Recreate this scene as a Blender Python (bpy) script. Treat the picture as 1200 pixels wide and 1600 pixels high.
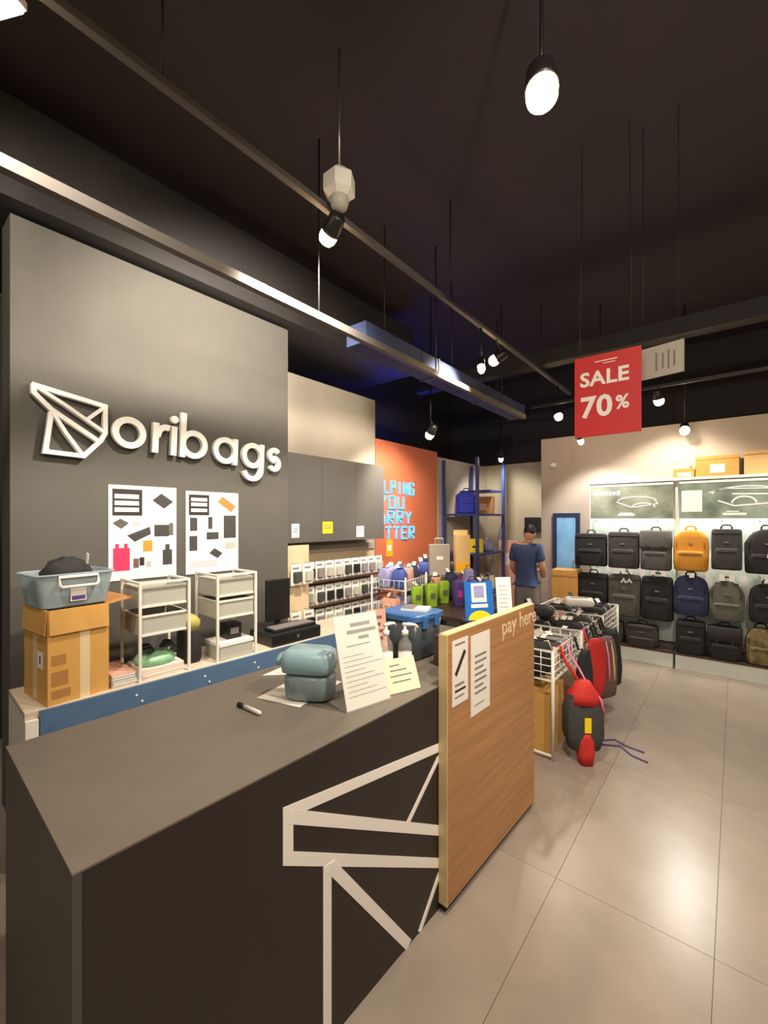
import bpy, bmesh, math, random
from mathutils import Vector, Matrix, Euler
random.seed(7)
for o in list(bpy.data.objects): bpy.data.objects.remove(o)
SC = bpy.context.scene
C = SC.collection
PI = math.pi
R = math.radians

# ------------------------------------------------------------------ camera, world, exposure
cam_d = bpy.data.cameras.new('camera'); cam = bpy.data.objects.new('camera', cam_d); C.objects.link(cam)
cam_d.sensor_fit = 'HORIZONTAL'; cam_d.sensor_width = 36.0; cam_d.lens = 36.0*676/1200
cam_d.shift_y = 0.010; cam_d.clip_start = 0.05
cam.location = (0, 0, 1.65); cam.rotation_euler = (R(90), 0, R(39.1))
SC.camera = cam
W = bpy.data.worlds.new('world'); SC.world = W; W.use_nodes = True
W.node_tree.nodes['Background'].inputs[0].default_value = (1.0, 0.86, 0.72, 1)
W.node_tree.nodes['Background'].inputs[1].default_value = 0.25
SC.view_settings.view_transform = 'Standard'
try: SC.view_settings.look = 'None'
except Exception: pass
SC.view_settings.gamma = 1.0
SC.view_settings.use_curve_mapping = False
SC.view_settings.exposure = 0.0
WARM = (1.0, 0.87, 0.70)
NEUT = (1.0, 0.94, 0.86)
POW = 1.0

# ------------------------------------------------------------------ materials
def lin(c):
    return tuple(((v/255)/12.92 if v/255 <= .04045 else ((v/255+.055)/1.055)**2.4) for v in c)
MATS = {}
def mat(name, rgb, rough=.6, metal=0, emit=0, var=.0, vscale=30, bump=0, alpha=1, trans=0, spec=.5, stretch=None, rnd=0):
    if name in MATS: return MATS[name]
    m = bpy.data.materials.new(name); m.use_nodes = True
    nt = m.node_tree; b = nt.nodes['Principled BSDF']
    col = lin(rgb)+(1,)
    b.inputs['Base Color'].default_value = col
    b.inputs['Roughness'].default_value = rough
    b.inputs['Metallic'].default_value = metal
    b.inputs['Specular IOR Level'].default_value = spec
    if emit:
        b.inputs['Emission Color'].default_value = col; b.inputs['Emission Strength'].default_value = emit
    if trans: b.inputs['Transmission Weight'].default_value = trans
    if alpha < 1: b.inputs['Alpha'].default_value = alpha
    if var or bump or rnd:
        tc = nt.nodes.new('ShaderNodeTexCoord'); mp = nt.nodes.new('ShaderNodeMapping')
        nt.links.new(tc.outputs['Object'], mp.inputs[0])
        if stretch: mp.inputs['Scale'].default_value = stretch
        n = nt.nodes.new('ShaderNodeTexNoise'); n.inputs['Scale'].default_value = vscale
        n.inputs['Detail'].default_value = 5
        nt.links.new(mp.outputs[0], n.inputs['Vector'])
        if var or rnd:
            rp = nt.nodes.new('ShaderNodeValToRGB')
            lo = tuple(v*(1-var) for v in col[:3])+(1,); hi = tuple(min(1, v*(1+var)) for v in col[:3])+(1,)
            rp.color_ramp.elements[0].color = lo; rp.color_ramp.elements[1].color = hi
            rp.color_ramp.elements[0].position = .3; rp.color_ramp.elements[1].position = .7
            nt.links.new(n.outputs['Fac'], rp.inputs[0])
            src = rp.outputs[0]
            if rnd:
                oi = nt.nodes.new('ShaderNodeObjectInfo'); mr = nt.nodes.new('ShaderNodeMapRange')
                mr.inputs['To Min'].default_value = 1-rnd; mr.inputs['To Max'].default_value = 1+rnd
                nt.links.new(oi.outputs['Random'], mr.inputs['Value'])
                hs = nt.nodes.new('ShaderNodeHueSaturation'); nt.links.new(src, hs.inputs['Color'])
                nt.links.new(mr.outputs[0], hs.inputs['Value']); src = hs.outputs[0]
            nt.links.new(src, b.inputs['Base Color'])
        if bump:
            bp = nt.nodes.new('ShaderNodeBump'); bp.inputs['Strength'].default_value = bump
            bp.inputs['Distance'].default_value = .01
            nt.links.new(n.outputs['Fac'], bp.inputs['Height']); nt.links.new(bp.outputs[0], b.inputs['Normal'])
    MATS[name] = m
    return m
def M(name): return MATS[name]

mat('floor_tile', (148,136,126), .29, var=.10, vscale=3.5, bump=.02, rnd=.04)
mat('grout', (126,116,107), .7)
mat('ceiling', (54,47,49), .8, var=.1, vscale=2)
mat('beam_black', (38,36,37), .6)
mat('wall_black', (84,82,78), .8, var=.04, vscale=6, bump=.02)
mat('wall_dark', (40,38,38), .7)
mat('wall_taupe', (186,176,164), .7, var=.03, vscale=3)
mat('wall_beige', (190,178,152), .7, var=.03, vscale=3)
mat('wall_orange', (204,112,78), .65, var=.05, vscale=4)
mat('panel_grey', (168,160,148), .5, var=.03, vscale=5)
mat('bulk_black', (88,86,84), .38)
mat('laminate', (112,104,95), .5, var=.05, vscale=9)
mat('laminate_front', (46,39,36), .5, var=.05, vscale=8)
mat('end_grey', (82,80,74), .5)
mat('white_vinyl', (252,247,242), .5)
mat('oak', (176,128,82), .45, var=.16, vscale=6, bump=.03, stretch=(1, .35, 9))
mat('oak_edge', (222,196,146), .5, var=.08, vscale=10)
mat('white_metal', (232,230,222), .4)
mat('white_plastic', (235,233,228), .4)
mat('mesh_grey', (178,178,168), .5, metal=0)
mat('black_metal', (26,25,25), .4)
mat('grey_metal', (88,84,82), .6)
mat('steel', (190,188,184), .3, metal=.9)
mat('black_plastic', (28,28,30), .4)
mat('cardboard', (205,156,82), .8, var=.07, vscale=14, stretch=(1,1,.3))
mat('cardboard_dark', (170,120,66), .8, var=.06, vscale=14)
mat('tape', (225,200,160), .35)
mat('paper', (240,234,228), .7)
mat('paper_pink', (245,226,232), .6)
mat('ink', (40,36,36), .6)
mat('ink_grey', (130,126,126), .6)
mat('blue_fascia', (84,112,146), .45, var=.08, vscale=8)
mat('desk_top', (206,190,170), .5, var=.05, vscale=10)
mat('clear_blue', (176,194,204), .25, alpha=.55)
mat('clear', (232,234,232), .1, alpha=.14)
mat('white', (240,238,234), .5)
mat('red_sign', (198,34,40), .5)
mat('neon', (40,150,255), .4, emit=4)
mat('yellow', (240,214,30), .5)
mat('orange_yellow', (245,176,40), .6)
mat('lens', (255,214,150), .3, emit=60)
mat('lens_white', (255,240,215), .3, emit=45)
mat('blue_lid', (56,108,170), .4)
mat('dark_bin', (66,74,82), .3)
mat('teal_pack', (150,184,194), .28, bump=.15, vscale=25)
mat('grey_crinkle', (128,146,150), .25, bump=.3, vscale=40)
mat('mint', (230,240,232), .4)
mat('header', (124,130,116), .35, var=.45, vscale=5, stretch=(1,2.5,1))
mat('header2', (128,144,132), .35, var=.5, vscale=4, stretch=(1,2.5,1))
mat('blue_rack', (44,62,120), .4)
mat('blue_frame', (30,50,84), .5)
mat('blue_glass', (130,185,240), .2, var=.25, vscale=3)
mat('skin', (214,160,128), .55)
mat('hair', (22,18,18), .5)
mat('shirt', (62,80,126), .8, var=.06, vscale=20)
mat('trousers', (128,122,120), .8)
mat('table_brown', (72,52,44), .4, var=.15, vscale=5, stretch=(6,1,1))
mat('lime', (150,190,50), .6, var=.25, vscale=14)
mat('purple', (84,60,130), .6, var=.2, vscale=14)
mat('magenta', (180,60,150), .6)
mat('lilac', (150,150,200), .6, var=.2, vscale=14)
mat('blue_pouch', (70,90,170), .6, var=.2, vscale=14)
mat('navy_cloth', (44,52,84), .8, var=.1, vscale=60)
mat('black_cloth', (36,36,38), .8, var=.12, vscale=60, bump=.05)
mat('charcoal_cloth', (62,62,62), .85, var=.2, vscale=70, bump=.05)
mat('grey_cloth', (86,86,84), .85, var=.25, vscale=80, bump=.05)
mat('olive_cloth', (96,98,90), .85, var=.12, vscale=60)
mat('ochre_cloth', (204,140,46), .8, var=.08, vscale=60)
mat('camo_cloth', (120,106,70), .8, var=.7, vscale=14)
mat('red_cloth', (196,44,40), .75, var=.1, vscale=40)
mat('brown_cloth', (110,84,80), .8, var=.15, vscale=40)
mat('pink', (240,130,170), .6)
mat('salmon', (216,160,140), .7, var=.1, vscale=20)
mat('green_film', (140,190,150), .4, var=.1, vscale=20)
mat('pegboard', (208,188,156), .6, var=.05, vscale=20)
mat('tan_board', (220,184,124), .7)
mat('blue_card', (30,110,200), .4)

# ------------------------------------------------------------------ mesh helpers
def setp(o, label=None, cat=None, group=None, kind=None):
    if label: o['label'] = label
    if cat: o['category'] = cat
    if group: o['group'] = group
    if kind: o['kind'] = kind
    return o
def finish(bm, name, m, parent=None, smooth=False, loc=None, rot=None):
    bmesh.ops.recalc_face_normals(bm, faces=bm.faces)
    me = bpy.data.meshes.new(name); bm.to_mesh(me); bm.free()
    return link(me, name, m, parent, smooth, loc, rot)
def link(me, name, m, parent=None, smooth=False, loc=None, rot=None):
    if m is not None:
        me.materials.clear()
        for q in (m if isinstance(m, (list, tuple)) else [m]): me.materials.append(MATS[q] if isinstance(q, str) else q)
    if smooth:
        for p in me.polygons: p.use_smooth = True
    o = bpy.data.objects.new(name, me); C.objects.link(o)
    if parent is not None: o.parent = parent
    if loc is not None: o.location = loc
    if rot is not None: o.rotation_euler = rot
    return o
def thing(name, label, cat, loc=(0,0,0), rotz=0, group=None, rot=None):
    o = bpy.data.objects.new(name, None); C.objects.link(o); o.empty_display_size = .05
    o.location = loc; o.rotation_euler = rot if rot else (0, 0, rotz)
    return setp(o, label, cat, group)
def struct(o): o['kind'] = 'structure'; return o
def dup(root, loc=None, rotz=None, label=None, group=None):
    r = root.copy(); C.objects.link(r)
    if loc is not None: r.location = loc
    if rotz is not None: r.rotation_euler = (root.rotation_euler[0], root.rotation_euler[1], rotz)
    if label: r['label'] = label
    if group: r['group'] = group
    for ch in list(root.children):
        c = ch.copy(); C.objects.link(c); c.parent = r
        for g in list(ch.children):
            d = g.copy(); C.objects.link(d); d.parent = c
    return r
def B(bm, a, b, bev=0):
    """box between corners a and b"""
    x0,x1 = sorted((a[0],b[0])); y0,y1 = sorted((a[1],b[1])); z0,z1 = sorted((a[2],b[2]))
    v = [bm.verts.new(p) for p in [(x0,y0,z0),(x1,y0,z0),(x1,y1,z0),(x0,y1,z0),(x0,y0,z1),(x1,y0,z1),(x1,y1,z1),(x0,y1,z1)]]
    fs = [bm.faces.new([v[i] for i in q]) for q in [(0,3,2,1),(4,5,6,7),(0,1,5,4),(1,2,6,5),(2,3,7,6),(3,0,4,7)]]
    if bev:
        es = list({e for f in fs for e in f.edges})
        bmesh.ops.bevel(bm, geom=es, offset=bev, segments=2, profile=.5, affect='EDGES')
    return bm
def box(name, a, b, m, parent=None, bev=0, smooth=False, **k):
    bm = bmesh.new(); B(bm, a, b, bev); return finish(bm, name, m, parent, smooth, **k)
def frame_of(d):
    d = Vector(d).normalized(); up = Vector((0,0,1)) if abs(d.z) < .95 else Vector((1,0,0))
    a = d.cross(up).normalized(); return a, d.cross(a).normalized()
def T(bm, pts, r, n=8, closed=False, cap=True, sx=1, sy=1):
    """tube along points; r a number or list"""
    pts = [Vector(p) for p in pts]; rings = []; N = len(pts); prev = None
    for i, p in enumerate(pts):
        if closed: d = pts[(i+1) % N]-pts[i-1]
        else: d = pts[min(i+1, N-1)]-pts[max(i-1, 0)]
        if d.length < 1e-9: d = Vector((0,0,1))
        d.normalize()
        if prev is None: a, b = frame_of(d)
        else:
            a = prev-d*prev.dot(d); a.normalize(); b = d.cross(a)
        prev = a
        rr = r[i] if isinstance(r, (list, tuple)) else r
        rings.append([bm.verts.new(p+a*(math.cos(2*PI*k/n)*rr*sx)+b*(math.sin(2*PI*k/n)*rr*sy)) for k in range(n)])
    for i in range(N if closed else N-1):
        A, D = rings[i], rings[(i+1) % N]
        for k in range(n): bm.faces.new([A[k], A[(k+1) % n], D[(k+1) % n], D[k]])
    if cap and not closed:
        bm.faces.new(rings[0][::-1]); bm.faces.new(rings[-1])
    return bm
def tube(name, pts, r, m, parent=None, n=8, closed=False, **k):
    bm = bmesh.new(); T(bm, pts, r, n, closed); return finish(bm, name, m, parent, True, **k)
def LA(bm, prof, n=24, c=(0,0,0)):
    """lathe profile [(r,z)...] about z"""
    rings = []
    for r, z in prof: rings.append([bm.verts.new((c[0]+math.cos(2*PI*k/n)*max(r,1e-4), c[1]+math.sin(2*PI*k/n)*max(r,1e-4), c[2]+z)) for k in range(n)])
    for i in range(len(rings)-1):
        for k in range(n): bm.faces.new([rings[i][k], rings[i][(k+1) % n], rings[i+1][(k+1) % n], rings[i+1][k]])
    bm.faces.new(rings[0][::-1]); bm.faces.new(rings[-1])
    return bm
def lathe(name, prof, m, parent=None, n=24, smooth=True, **k):
    bm = bmesh.new(); LA(bm, prof, n); return finish(bm, name, m, parent, smooth, **k)
def PR(bm, poly, z0, z1):
    """prism: polygon in local xy from z0 to z1"""
    lo = [bm.verts.new((x, y, z0)) for x, y in poly]; hi = [bm.verts.new((x, y, z1)) for x, y in poly]
    n = len(poly); bm.faces.new(lo[::-1]); bm.faces.new(hi)
    for i in range(n): bm.faces.new([lo[i], lo[(i+1) % n], hi[(i+1) % n], hi[i]])
    return bm
def prism(name, poly, z0, z1, m, parent=None, **k):
    bm = bmesh.new(); PR(bm, poly, z0, z1); return finish(bm, name, m, parent, **k)
def ST(bm, pts, w, z0, z1, closed=False):
    """flat ribbon of width w along a 2D line, mitred, given thickness"""
    P = [Vector(p) for p in pts]; N = len(P); L = []; Rr = []
    for i in range(N):
        if closed: d0 = (P[i]-P[i-1]).normalized(); d1 = (P[(i+1) % N]-P[i]).normalized()
        else:
            d0 = (P[i]-P[i-1]).normalized() if i else (P[1]-P[0]).normalized()
            d1 = (P[i+1]-P[i]).normalized() if i < N-1 else d0
        n0 = Vector((-d0.y, d0.x)); n1 = Vector((-d1.y, d1.x)); n = (n0+n1)
        n = n.normalized() if n.length > 1e-6 else n0
        k = w/2/max(.35, n.dot(n0))
        L.append(P[i]+n*k); Rr.append(P[i]-n*k)
    q = [[bm.verts.new((p.x, p.y, z)) for p in s] for s in (L, Rr) for z in (z0, z1)]
    Ll, Lh, Rl, Rh = q
    for i in range(N if closed else N-1):
        j = (i+1) % N
        for f in ([Lh[i],Lh[j],Rh[j],Rh[i]], [Ll[j],Ll[i],Rl[i],Rl[j]], [Ll[i],Ll[j],Lh[j],Lh[i]], [Rl[j],Rl[i],Rh[i],Rh[j]]): bm.faces.new(f)
    if not closed:
        bm.faces.new([Ll[0],Lh[0],Rh[0],Rl[0]]); bm.faces.new([Ll[-1],Rl[-1],Rh[-1],Lh[-1]])
    return bm
def stroke(name, lines, w, z0, z1, m, parent=None, **k):
    bm = bmesh.new()
    for ln in lines:
        pts, cl = ln if isinstance(ln, tuple) and isinstance(ln[1], bool) else (ln, False)
        ST(bm, pts, w, z0, z1, cl)
    return finish(bm, name, m, parent, **k)
def arc(cx, cy, r, a0, a1, n=24, ry=None):
    ry = ry or r
    return [(cx+math.cos(R(a0+(a1-a0)*i/n))*r, cy+math.sin(R(a0+(a1-a0)*i/n))*ry) for i in range(n+1)]
def text(name, s, size, m, parent, loc, depth=.001, bold=0, spacing=1, sx=1, rot=None, align='LEFT'):
    cu = bpy.data.curves.new(name, 'FONT'); cu.body = s; cu.size = size; cu.extrude = depth; cu.offset = bold
    cu.space_character = spacing; cu.align_x = align; cu.resolution_u = 3
    t = bpy.data.objects.new(name, cu); C.objects.link(t)
    bpy.context.view_layer.update()
    me = bpy.data.meshes.new_from_object(t.evaluated_get(bpy.context.evaluated_depsgraph_get()))
    bpy.data.objects.remove(t); me.name = name
    for v in me.vertices: v.co.x *= sx
    return link(me, name, m, parent, loc=loc, rot=rot)
FACE_X = (R(90), 0, R(90))      # local x -> +Y, y -> +Z, z -> +X
FACE_MY = (R(90), 0, 0)         # local x -> +X, y -> +Z, z -> -Y
def loft(bm, rings):
    """rings: list of lists of points, equal lengths"""
    V = [[bm.verts.new(p) for p in r] for r in rings]; n = len(V[0])
    for i in range(len(V)-1):
        for k in range(n): bm.faces.new([V[i][k], V[i][(k+1) % n], V[i+1][(k+1) % n], V[i+1][k]])
    bm.faces.new(V[0][::-1]); bm.faces.new(V[-1])
    return bm
def sup(cx, cy, z, a, b, e=.5, n=24):
    out = []
    for k in range(n):
        t = 2*PI*k/n; ct, s_ = math.cos(t), math.sin(t)
        out.append((cx+a*math.copysign(abs(ct)**e, ct), cy+b*math.copysign(abs(s_)**e, s_), z))
    return out

# ------------------------------------------------------------------ the room
fl = struct(box('floor', (-4.4,-3.2,-.12), (3.8,7.6,-.006), 'grout'))
tm = None
TW, TL = .58, 1.20
for i in range(-7, 7):
    for j in range(-5, 6):
        x0 = -.062+i*TW; y0 = 2.045+j*TL
        if x0 < -4.3 or x0+TW > 3.75 or y0 < -3.2 or y0+TL > 7.7: continue
        if tm is None:
            bm = bmesh.new(); B(bm, (.001,.001,-.0058), (TW-.001,TL-.001,0)); t = finish(bm, 'tile', 'floor_tile', fl, loc=(x0,y0,0)); tm = t.data
        else: link(tm, 'tile', None, fl, loc=(x0,y0,0))
struct(box('ceiling', (-4.4,-3.2,4.1), (3.8,7.6,4.2), 'ceiling'))
struct(box('wall_left', (-3.3,.55,0), (-3.1,2.455,3.34), 'wall_black'))
struct(box('wall_left_rear', (-4.4,-3.2,0), (-4.3,7.6,4.1), 'wall_dark'))
struct(box('wall_left_upper', (-3.5,2.46,0), (-3.62,4.13,3.14), 'panel_grey'))
struct(box('wall_left_orange', (-3.62,4.14,0), (-3.5,5.58,2.67), 'wall_orange'))
struct(box('wall_left_far', (-3.62,5.60,0), (-3.5,7.25,2.60), 'wall_taupe'))
struct(box('wall_far', (-3.62,7.26,0), (-2.0,7.36,2.62), 'wall_beige'))
struct(box('wall_alcove', (-2.15,6.33,0), (-2.05,7.25,2.79), 'wall_beige'))
struct(box('wall_back', (-2.15,6.2,0), (3.8,6.32,2.79), 'wall_taupe'))
struct(box('wall_back_upper', (-4.29,7.4,0), (3.8,7.5,4.1), 'wall_dark'))
struct(box('wall_right', (3.6,-3.1,0), (3.7,6.19,4.1), 'wall_taupe'))
struct(box('trim_1', (-4.28,-3.1,3.36), (-2.98,4.2,3.9), 'beam_black'))
# ceiling beams, cable tray and tracks
b = struct(box('trim_2', (-3.4,4.86,3.38), (3.59,5.02,3.54), 'beam_black'))
tray = thing('cable_tray', 'dark grey metal cable tray running along the wall side of the ceiling', 'cable tray', (-2.085,0,2.93))
box('tray_bed', (-.022,-.9,0), (.022,5.4,.008), 'grey_metal', tray)
box('tray_lip', (.016,-.9,.0082), (.022,5.4,.05), 'grey_metal', tray)
box('tray_lip', (-.022,-.9,.0082), (-.016,5.4,.05), 'grey_metal', tray)
for y in (.3, 1.9, 3.3, 4.7): tube('hanger_rod', [(0,y,.008),(0,y,1.17)], .006, 'black_metal', tray, 6)
trk = thing('lighting_track', 'long thin grey lighting track hung from the black ceiling', 'light track', (-1.7,0,3.30))
box('rail', (-.018,-1.2,0), (.018,6.0,.032), 'grey_metal', trk, .003)
for y in (.75, 2.9, 4.9): tube('hanger_rod', [(0,y,.032),(0,y,.8)], .005, 'black_metal', trk, 6)
trk2 = thing('cross_track', 'dark cross track spanning the ceiling beyond the sale sign', 'light track', (0,5.4,3.05))
box('rail', (-2.0,-.018,0), (3.4,.018,.032), 'black_metal', trk2, .003)
for x in (-1.2, .4, 2.0): tube('hanger_rod', [(x,0,.032),(x,0,1.05)], .005, 'black_metal', trk2, 6)
mat('glow_tinted_steel', (44,56,92), .75)  # blue neon glow on the trunking is put into its base colour
duct = thing('ceiling_trunking', 'long square metal trunking with painted-in blue glow under the ceiling near the wall', 'trunking', (-2.27,0,3.0))
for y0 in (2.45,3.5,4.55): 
    box('trunk_section', (-.10,y0,0), (.10,y0+1.03,.16), 'glow_tinted_steel', duct, .004)
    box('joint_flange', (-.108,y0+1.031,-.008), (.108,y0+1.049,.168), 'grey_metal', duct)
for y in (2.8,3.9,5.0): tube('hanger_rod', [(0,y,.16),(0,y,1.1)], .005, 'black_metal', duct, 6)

# ------------------------------------------------------------------ spotlights
def spotlight(loc, target, watts, label, col=WARM, size=70, rod=None, lens='lens', rl=.045, blend=.6, group=None):
    p = Vector(loc); d = (Vector(target)-p).normalized()
    t = thing('track_spotlight', label, 'spotlight', loc, group=group)
    q = d.to_track_quat('-Z', 'Y').to_matrix()
    def loc_pts(zs): return [q @ Vector((0,0,z)) for z in zs]
    bm = bmesh.new(); LA(bm, [(rl*.7,.105),(rl*.95,.09),(rl*1.12,.02),(rl*1.12,0),(rl*1.02,0),(rl*1.02,.008)], 20)
    o = finish(bm, 'lamp_body', 'black_metal', t, True); o.rotation_euler = q.to_euler()
    bm = bmesh.new(); LA(bm, [(rl*.98,.006),(rl*1.05,-.015),(rl*1.0,-.04),(rl*.75,-.06),(rl*.25,-.07)], 20)
    o = finish(bm, 'lens', lens, t, True); o.rotation_euler = q.to_euler()
    c = q @ Vector((0,0,.07)); top = Vector((0,0,rod if rod else .2))
    tube('stem', [c, Vector((0,0,max(.16,c.z+.04))), top] if not rod else [c, (0,0,max(.16,c.z+.04)), top], .008, 'black_metal', t, 6)
    L = bpy.data.lights.new('spot', 'SPOT'); L.energy = watts*POW; L.color = col; L.spot_size = R(size); L.spot_blend = blend; L.shadow_soft_size = .05
    lo = bpy.data.objects.new('spot', L); C.objects.link(lo); lo.parent = t; lo.location = q @ Vector((0,0,-.10)); lo.rotation_euler = q.to_euler()
    return t
spotlight((-.56,1.62,3.25), (-.2,1.0,0), 170, 'large bright warm ceiling spotlight above the sale aisle', size=120, rod=.85, rl=.055)
spotlight((-1.70,1.63,3.20), (-3.1,1.95,2.45), 330, 'warm track spotlight just below the hanging white camera', size=125, rod=.10)
spotlight((-1.70,3.72,3.12), (-3.3,3.4,2.3), 170, 'larger of two warm track spotlights at the middle of the long track', size=90, rod=.18)
spotlight((-1.70,3.42,2.97), (-1.2,2.6,.9), 60, 'smaller of two warm track spotlights at the middle of the long track', size=80, rod=.33, rl=.03)
spotlight((-1.70,5.5,2.94), (-.9,5.0,.6), 60, 'warm spotlight at the far end of the long track', size=100, rod=.36)
spotlight((-.634,5.4,2.93), (-.5,6.1,1.4), 90, 'warm spotlight on the cross track behind the sale sign', size=110, rod=.12)
spotlight((-.45,5.98,2.675), (-.2,3.0,0), 120, 'white spotlight on a rod in front of the grey wall above the cartons', NEUT, 120, rod=1.42, lens='lens_white')
spotlight((-1.423,5.42,2.60), (-1.3,6.2,1.2), 70, 'small white spotlight left of the backpack display', NEUT, 100, rod=.45, lens='lens_white', rl=.03)
spotlight((-2.73,6.14,2.58), (-3.1,6.9,1.4), 60, 'small white spotlight on a long rod beside the blue shelf rack', NEUT, 120, rod=1.5, lens='lens_white', rl=.03)
spotlight((-2.60,4.01,2.60), (-3.4,4.3,1.7), 110, 'warm spotlight in front of the orange wall', size=110, rod=1.5)
spotlight((.9,5.42,2.93), (.9,6.0,1.2), 90, 'warm spotlight on the cross track over the right backpacks', size=110, rod=.12, group='spotlights beyond the picture')
for i, (x, y, tx, ty, tz, w) in enumerate([(-1.70,.1,-3.1,1.1,2.5,130), (1.0,1.3,-.95,1.15,.5,190), (.5,.3,-.63,3.0,2.35,150), (-.6,-1.2,-1.4,.9,.9,80), (1.9,3.8,.8,4.6,.2,90)]):  # unseen spots added as fill for logo wall, counter front, sale sign and aisle
    spotlight((x,y,3.25), (tx,ty,tz), w, 'added unseen warm ceiling spotlight over the shop front aisle', size=110, rod=.85 if x != -1.7 else .06, group='added unseen spotlights over the front aisle')

# fluorescent batten near the camera side of the ceiling
bt = thing('batten_light', 'short white tube light at the near end of the long track', 'tube light', (-1.815,.300,3.25), R(118))
box('housing', (-.02,-.08,.02), (.02,.08,.05), 'white_metal', bt, .005)
tube('light_tube', [(0,-.075,0.008),(0,.075,0.008)], .010, 'lens_white', bt, 10)
for y in (-.05,.05): tube('hanger_rod', [(0,y,.05),(0,y,.85)], .005, 'black_metal', bt, 6)

# hanging faceted camera
pc = thing('ceiling_camera', 'white faceted camera box hanging from the ceiling on a thin rod', 'camera', (-1.60,1.60,3.26))
lathe('housing', [(.045,.055),(.085,.085),(.085,.165),(.03,.215)], 'white_plastic', pc, 6, False)
lathe('camera_dome', [(.012,-.005),(.04,.01),(.05,.04),(.05,.06)], 'mesh_grey', pc, 16)
tube('hanging_rod', [(0,0,.21),(0,0,.84)], .006, 'steel', pc, 8)

# ------------------------------------------------------------------ hanging sale sign
sg = thing('sale_sign', 'red hanging board with white SALE and 70% lettering', 'sign', (-.63,3.0,2.185))
box('board', (-.19,-.006,0), (.19,.006,.515), 'red_sign', sg)
def signtxt(s, size, x, z, bold, sx=1): return text('lettering', s, size, 'white', sg, (x,-.0068,z), .0006, bold, 1.04, sx, FACE_MY)
signtxt('SALE', .125, -.157, .325, .0035, 1.04)
signtxt('70', .185, -.155, .125, .005, 1.0)
signtxt('%', .115, .052, .155, .003, .95)
box('lettering', (-.07,-.0068,.468), (.06,-.0064,.474), 'white', sg)
box('lettering', (-.02,-.0068,.452), (.05,-.0064,.457), 'white', sg)
for x in (-.16,.14): tube('hanging_wire', [(x,0,.515),(x*.9,0,1.91)], .002, 'black_metal', sg, 6)
g2 = thing('hanging_board', 'small light grey hanging board behind the red sale sign', 'sign', (-.36,3.10,2.52), R(-12))
box('board', (-.13,-.006,0), (.13,.006,.19), 'mesh_grey', g2)
for k, x in enumerate((-.02,.015,.045,.075)): box('print', (x,-.0068,.035+.01*(k%2)), (x+.012,-.0063,.15-.012*(k%2)), 'ink_grey', g2)
box('clip', (-.14,-.012,.16), (-.12,.012,.2), 'white_plastic', g2)
for x in (-.09,.1): tube('hanging_wire', [(x,0,.19),(x,0,1.575)], .002, 'black_metal', g2, 6)

# ------------------------------------------------------------------ logo wall lettering
lg = thing('wall_logo', 'white raised folded bag emblem on the dark wall beside the lettering', 'logo', (-3.099,0,0), rot=FACE_X)
Lz0, Lz1 = .012, .045
SK = 0
def seg(pts, w=.026, cl=False):
    global SK; SK += 1
    stroke('emblem_stroke', [(pts, cl)], w, Lz0-.0008*SK, Lz1+.001*SK, 'white', lg)
seg([(.636,2.41),(1.0,2.358),(1.0,2.19),(.975,2.14),(.885,2.035),(.697,2.04),(.725,2.27)])
seg([(.645,2.412),(.645,2.365),(.725,2.285),(.965,2.135)])
seg([(.655,2.40),(.79,2.325),(.995,2.195)], .02)
seg([(.99,2.345),(.905,2.262)], .02)
seg([(.735,2.265),(.795,2.16),(.875,2.045)], .02)
bm = bmesh.new()
for p in [(.80,2.22),(.66,2.385),(.98,2.2),(.72,2.06)]: T(bm, [(p[0],p[1],0),(p[0],p[1],.013)], .005, 6)
finish(bm, 'standoff_pin', 'steel', lg)
nm = thing('wall_lettering', 'white raised oribags lettering mounted on the dark wall', 'lettering', (-3.099,1.03,2.118), rot=FACE_X)
tilt = Euler((0,0,R(-2.6)))
xh, sw = .205, .040; rr = (xh-sw)/2
def letter(lines, extra=None):
    bm = bmesh.new()
    for q_, (pts, cl) in enumerate(lines): ST(bm, pts, sw, Lz0-.001*q_, Lz1+.0012*q_, cl)
    if extra: PR(bm, extra, Lz0, Lz1)
    o = finish(bm, 'letter', 'white', nm); o.rotation_euler = tilt
def ring(cx): return ([p for p in arc(cx, xh/2, rr, 0, 360, 36)][:-1], True)
letter([ring(.105)])
letter([([(.268,0),(.268,xh)], False), ([(.278,xh*.55)]+arc(.34, xh-.075, .055, 165, 70, 10), False)])
letter([([(.392,0),(.392,xh)], False)], arc(.392, xh+.048, .026, 0, 345, 23))
letter([([(.455,.0),(.455,.315)], False), ring(.455+rr)])
letter([ring(.79), ([(.79+rr,0),(.79+rr,xh)], False)])
letter([ring(1.035), ([(1.035+rr,xh)]+[(1.035+rr,-.005)]+arc(1.035, -.005, rr, 0, -160, 18)[1:], False)])
letter([(arc(1.245,xh-.068,.046,35,180,10)[:-1]+arc(1.245,xh-.068,.046,180,260,6)+arc(1.245,.066,.048,80,0,8)+arc(1.245,.066,.048,0,-145,12)[1:], False)])

# ------------------------------------------------------------------ the counter
TH = R(-2.03)
ct = thing('sales_counter', 'long dark grey checkout counter with white line drawing on its front', 'counter', (-1.022,.276,0), TH)
box('body', (-.72,.018,0), (-.012,2.2,.9395), 'laminate_front', ct)
box('worktop', (-.74,0,.940), (0,2.2,.945), 'laminate', ct)
box('end_panel', (-.74,0,0), (-.0005,.017,.9395), 'end_grey', ct)
box('front_panel', (-.0115,.0175,0), (0,2.2,.9395), 'laminate_front', ct)
box('raised_shelf', (-.17,1.50,.9455), (-.001,2.2,1.09), 'table_brown', ct, .003)
def art(pts, w): 
    global AK; AK += 1
    o = stroke('line_art', [(pts, False)], w, .0004, .0016+.0003*AK, 'white_vinyl', ct); o.rotation_euler = (R(90), 0, R(90)); return o
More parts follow.
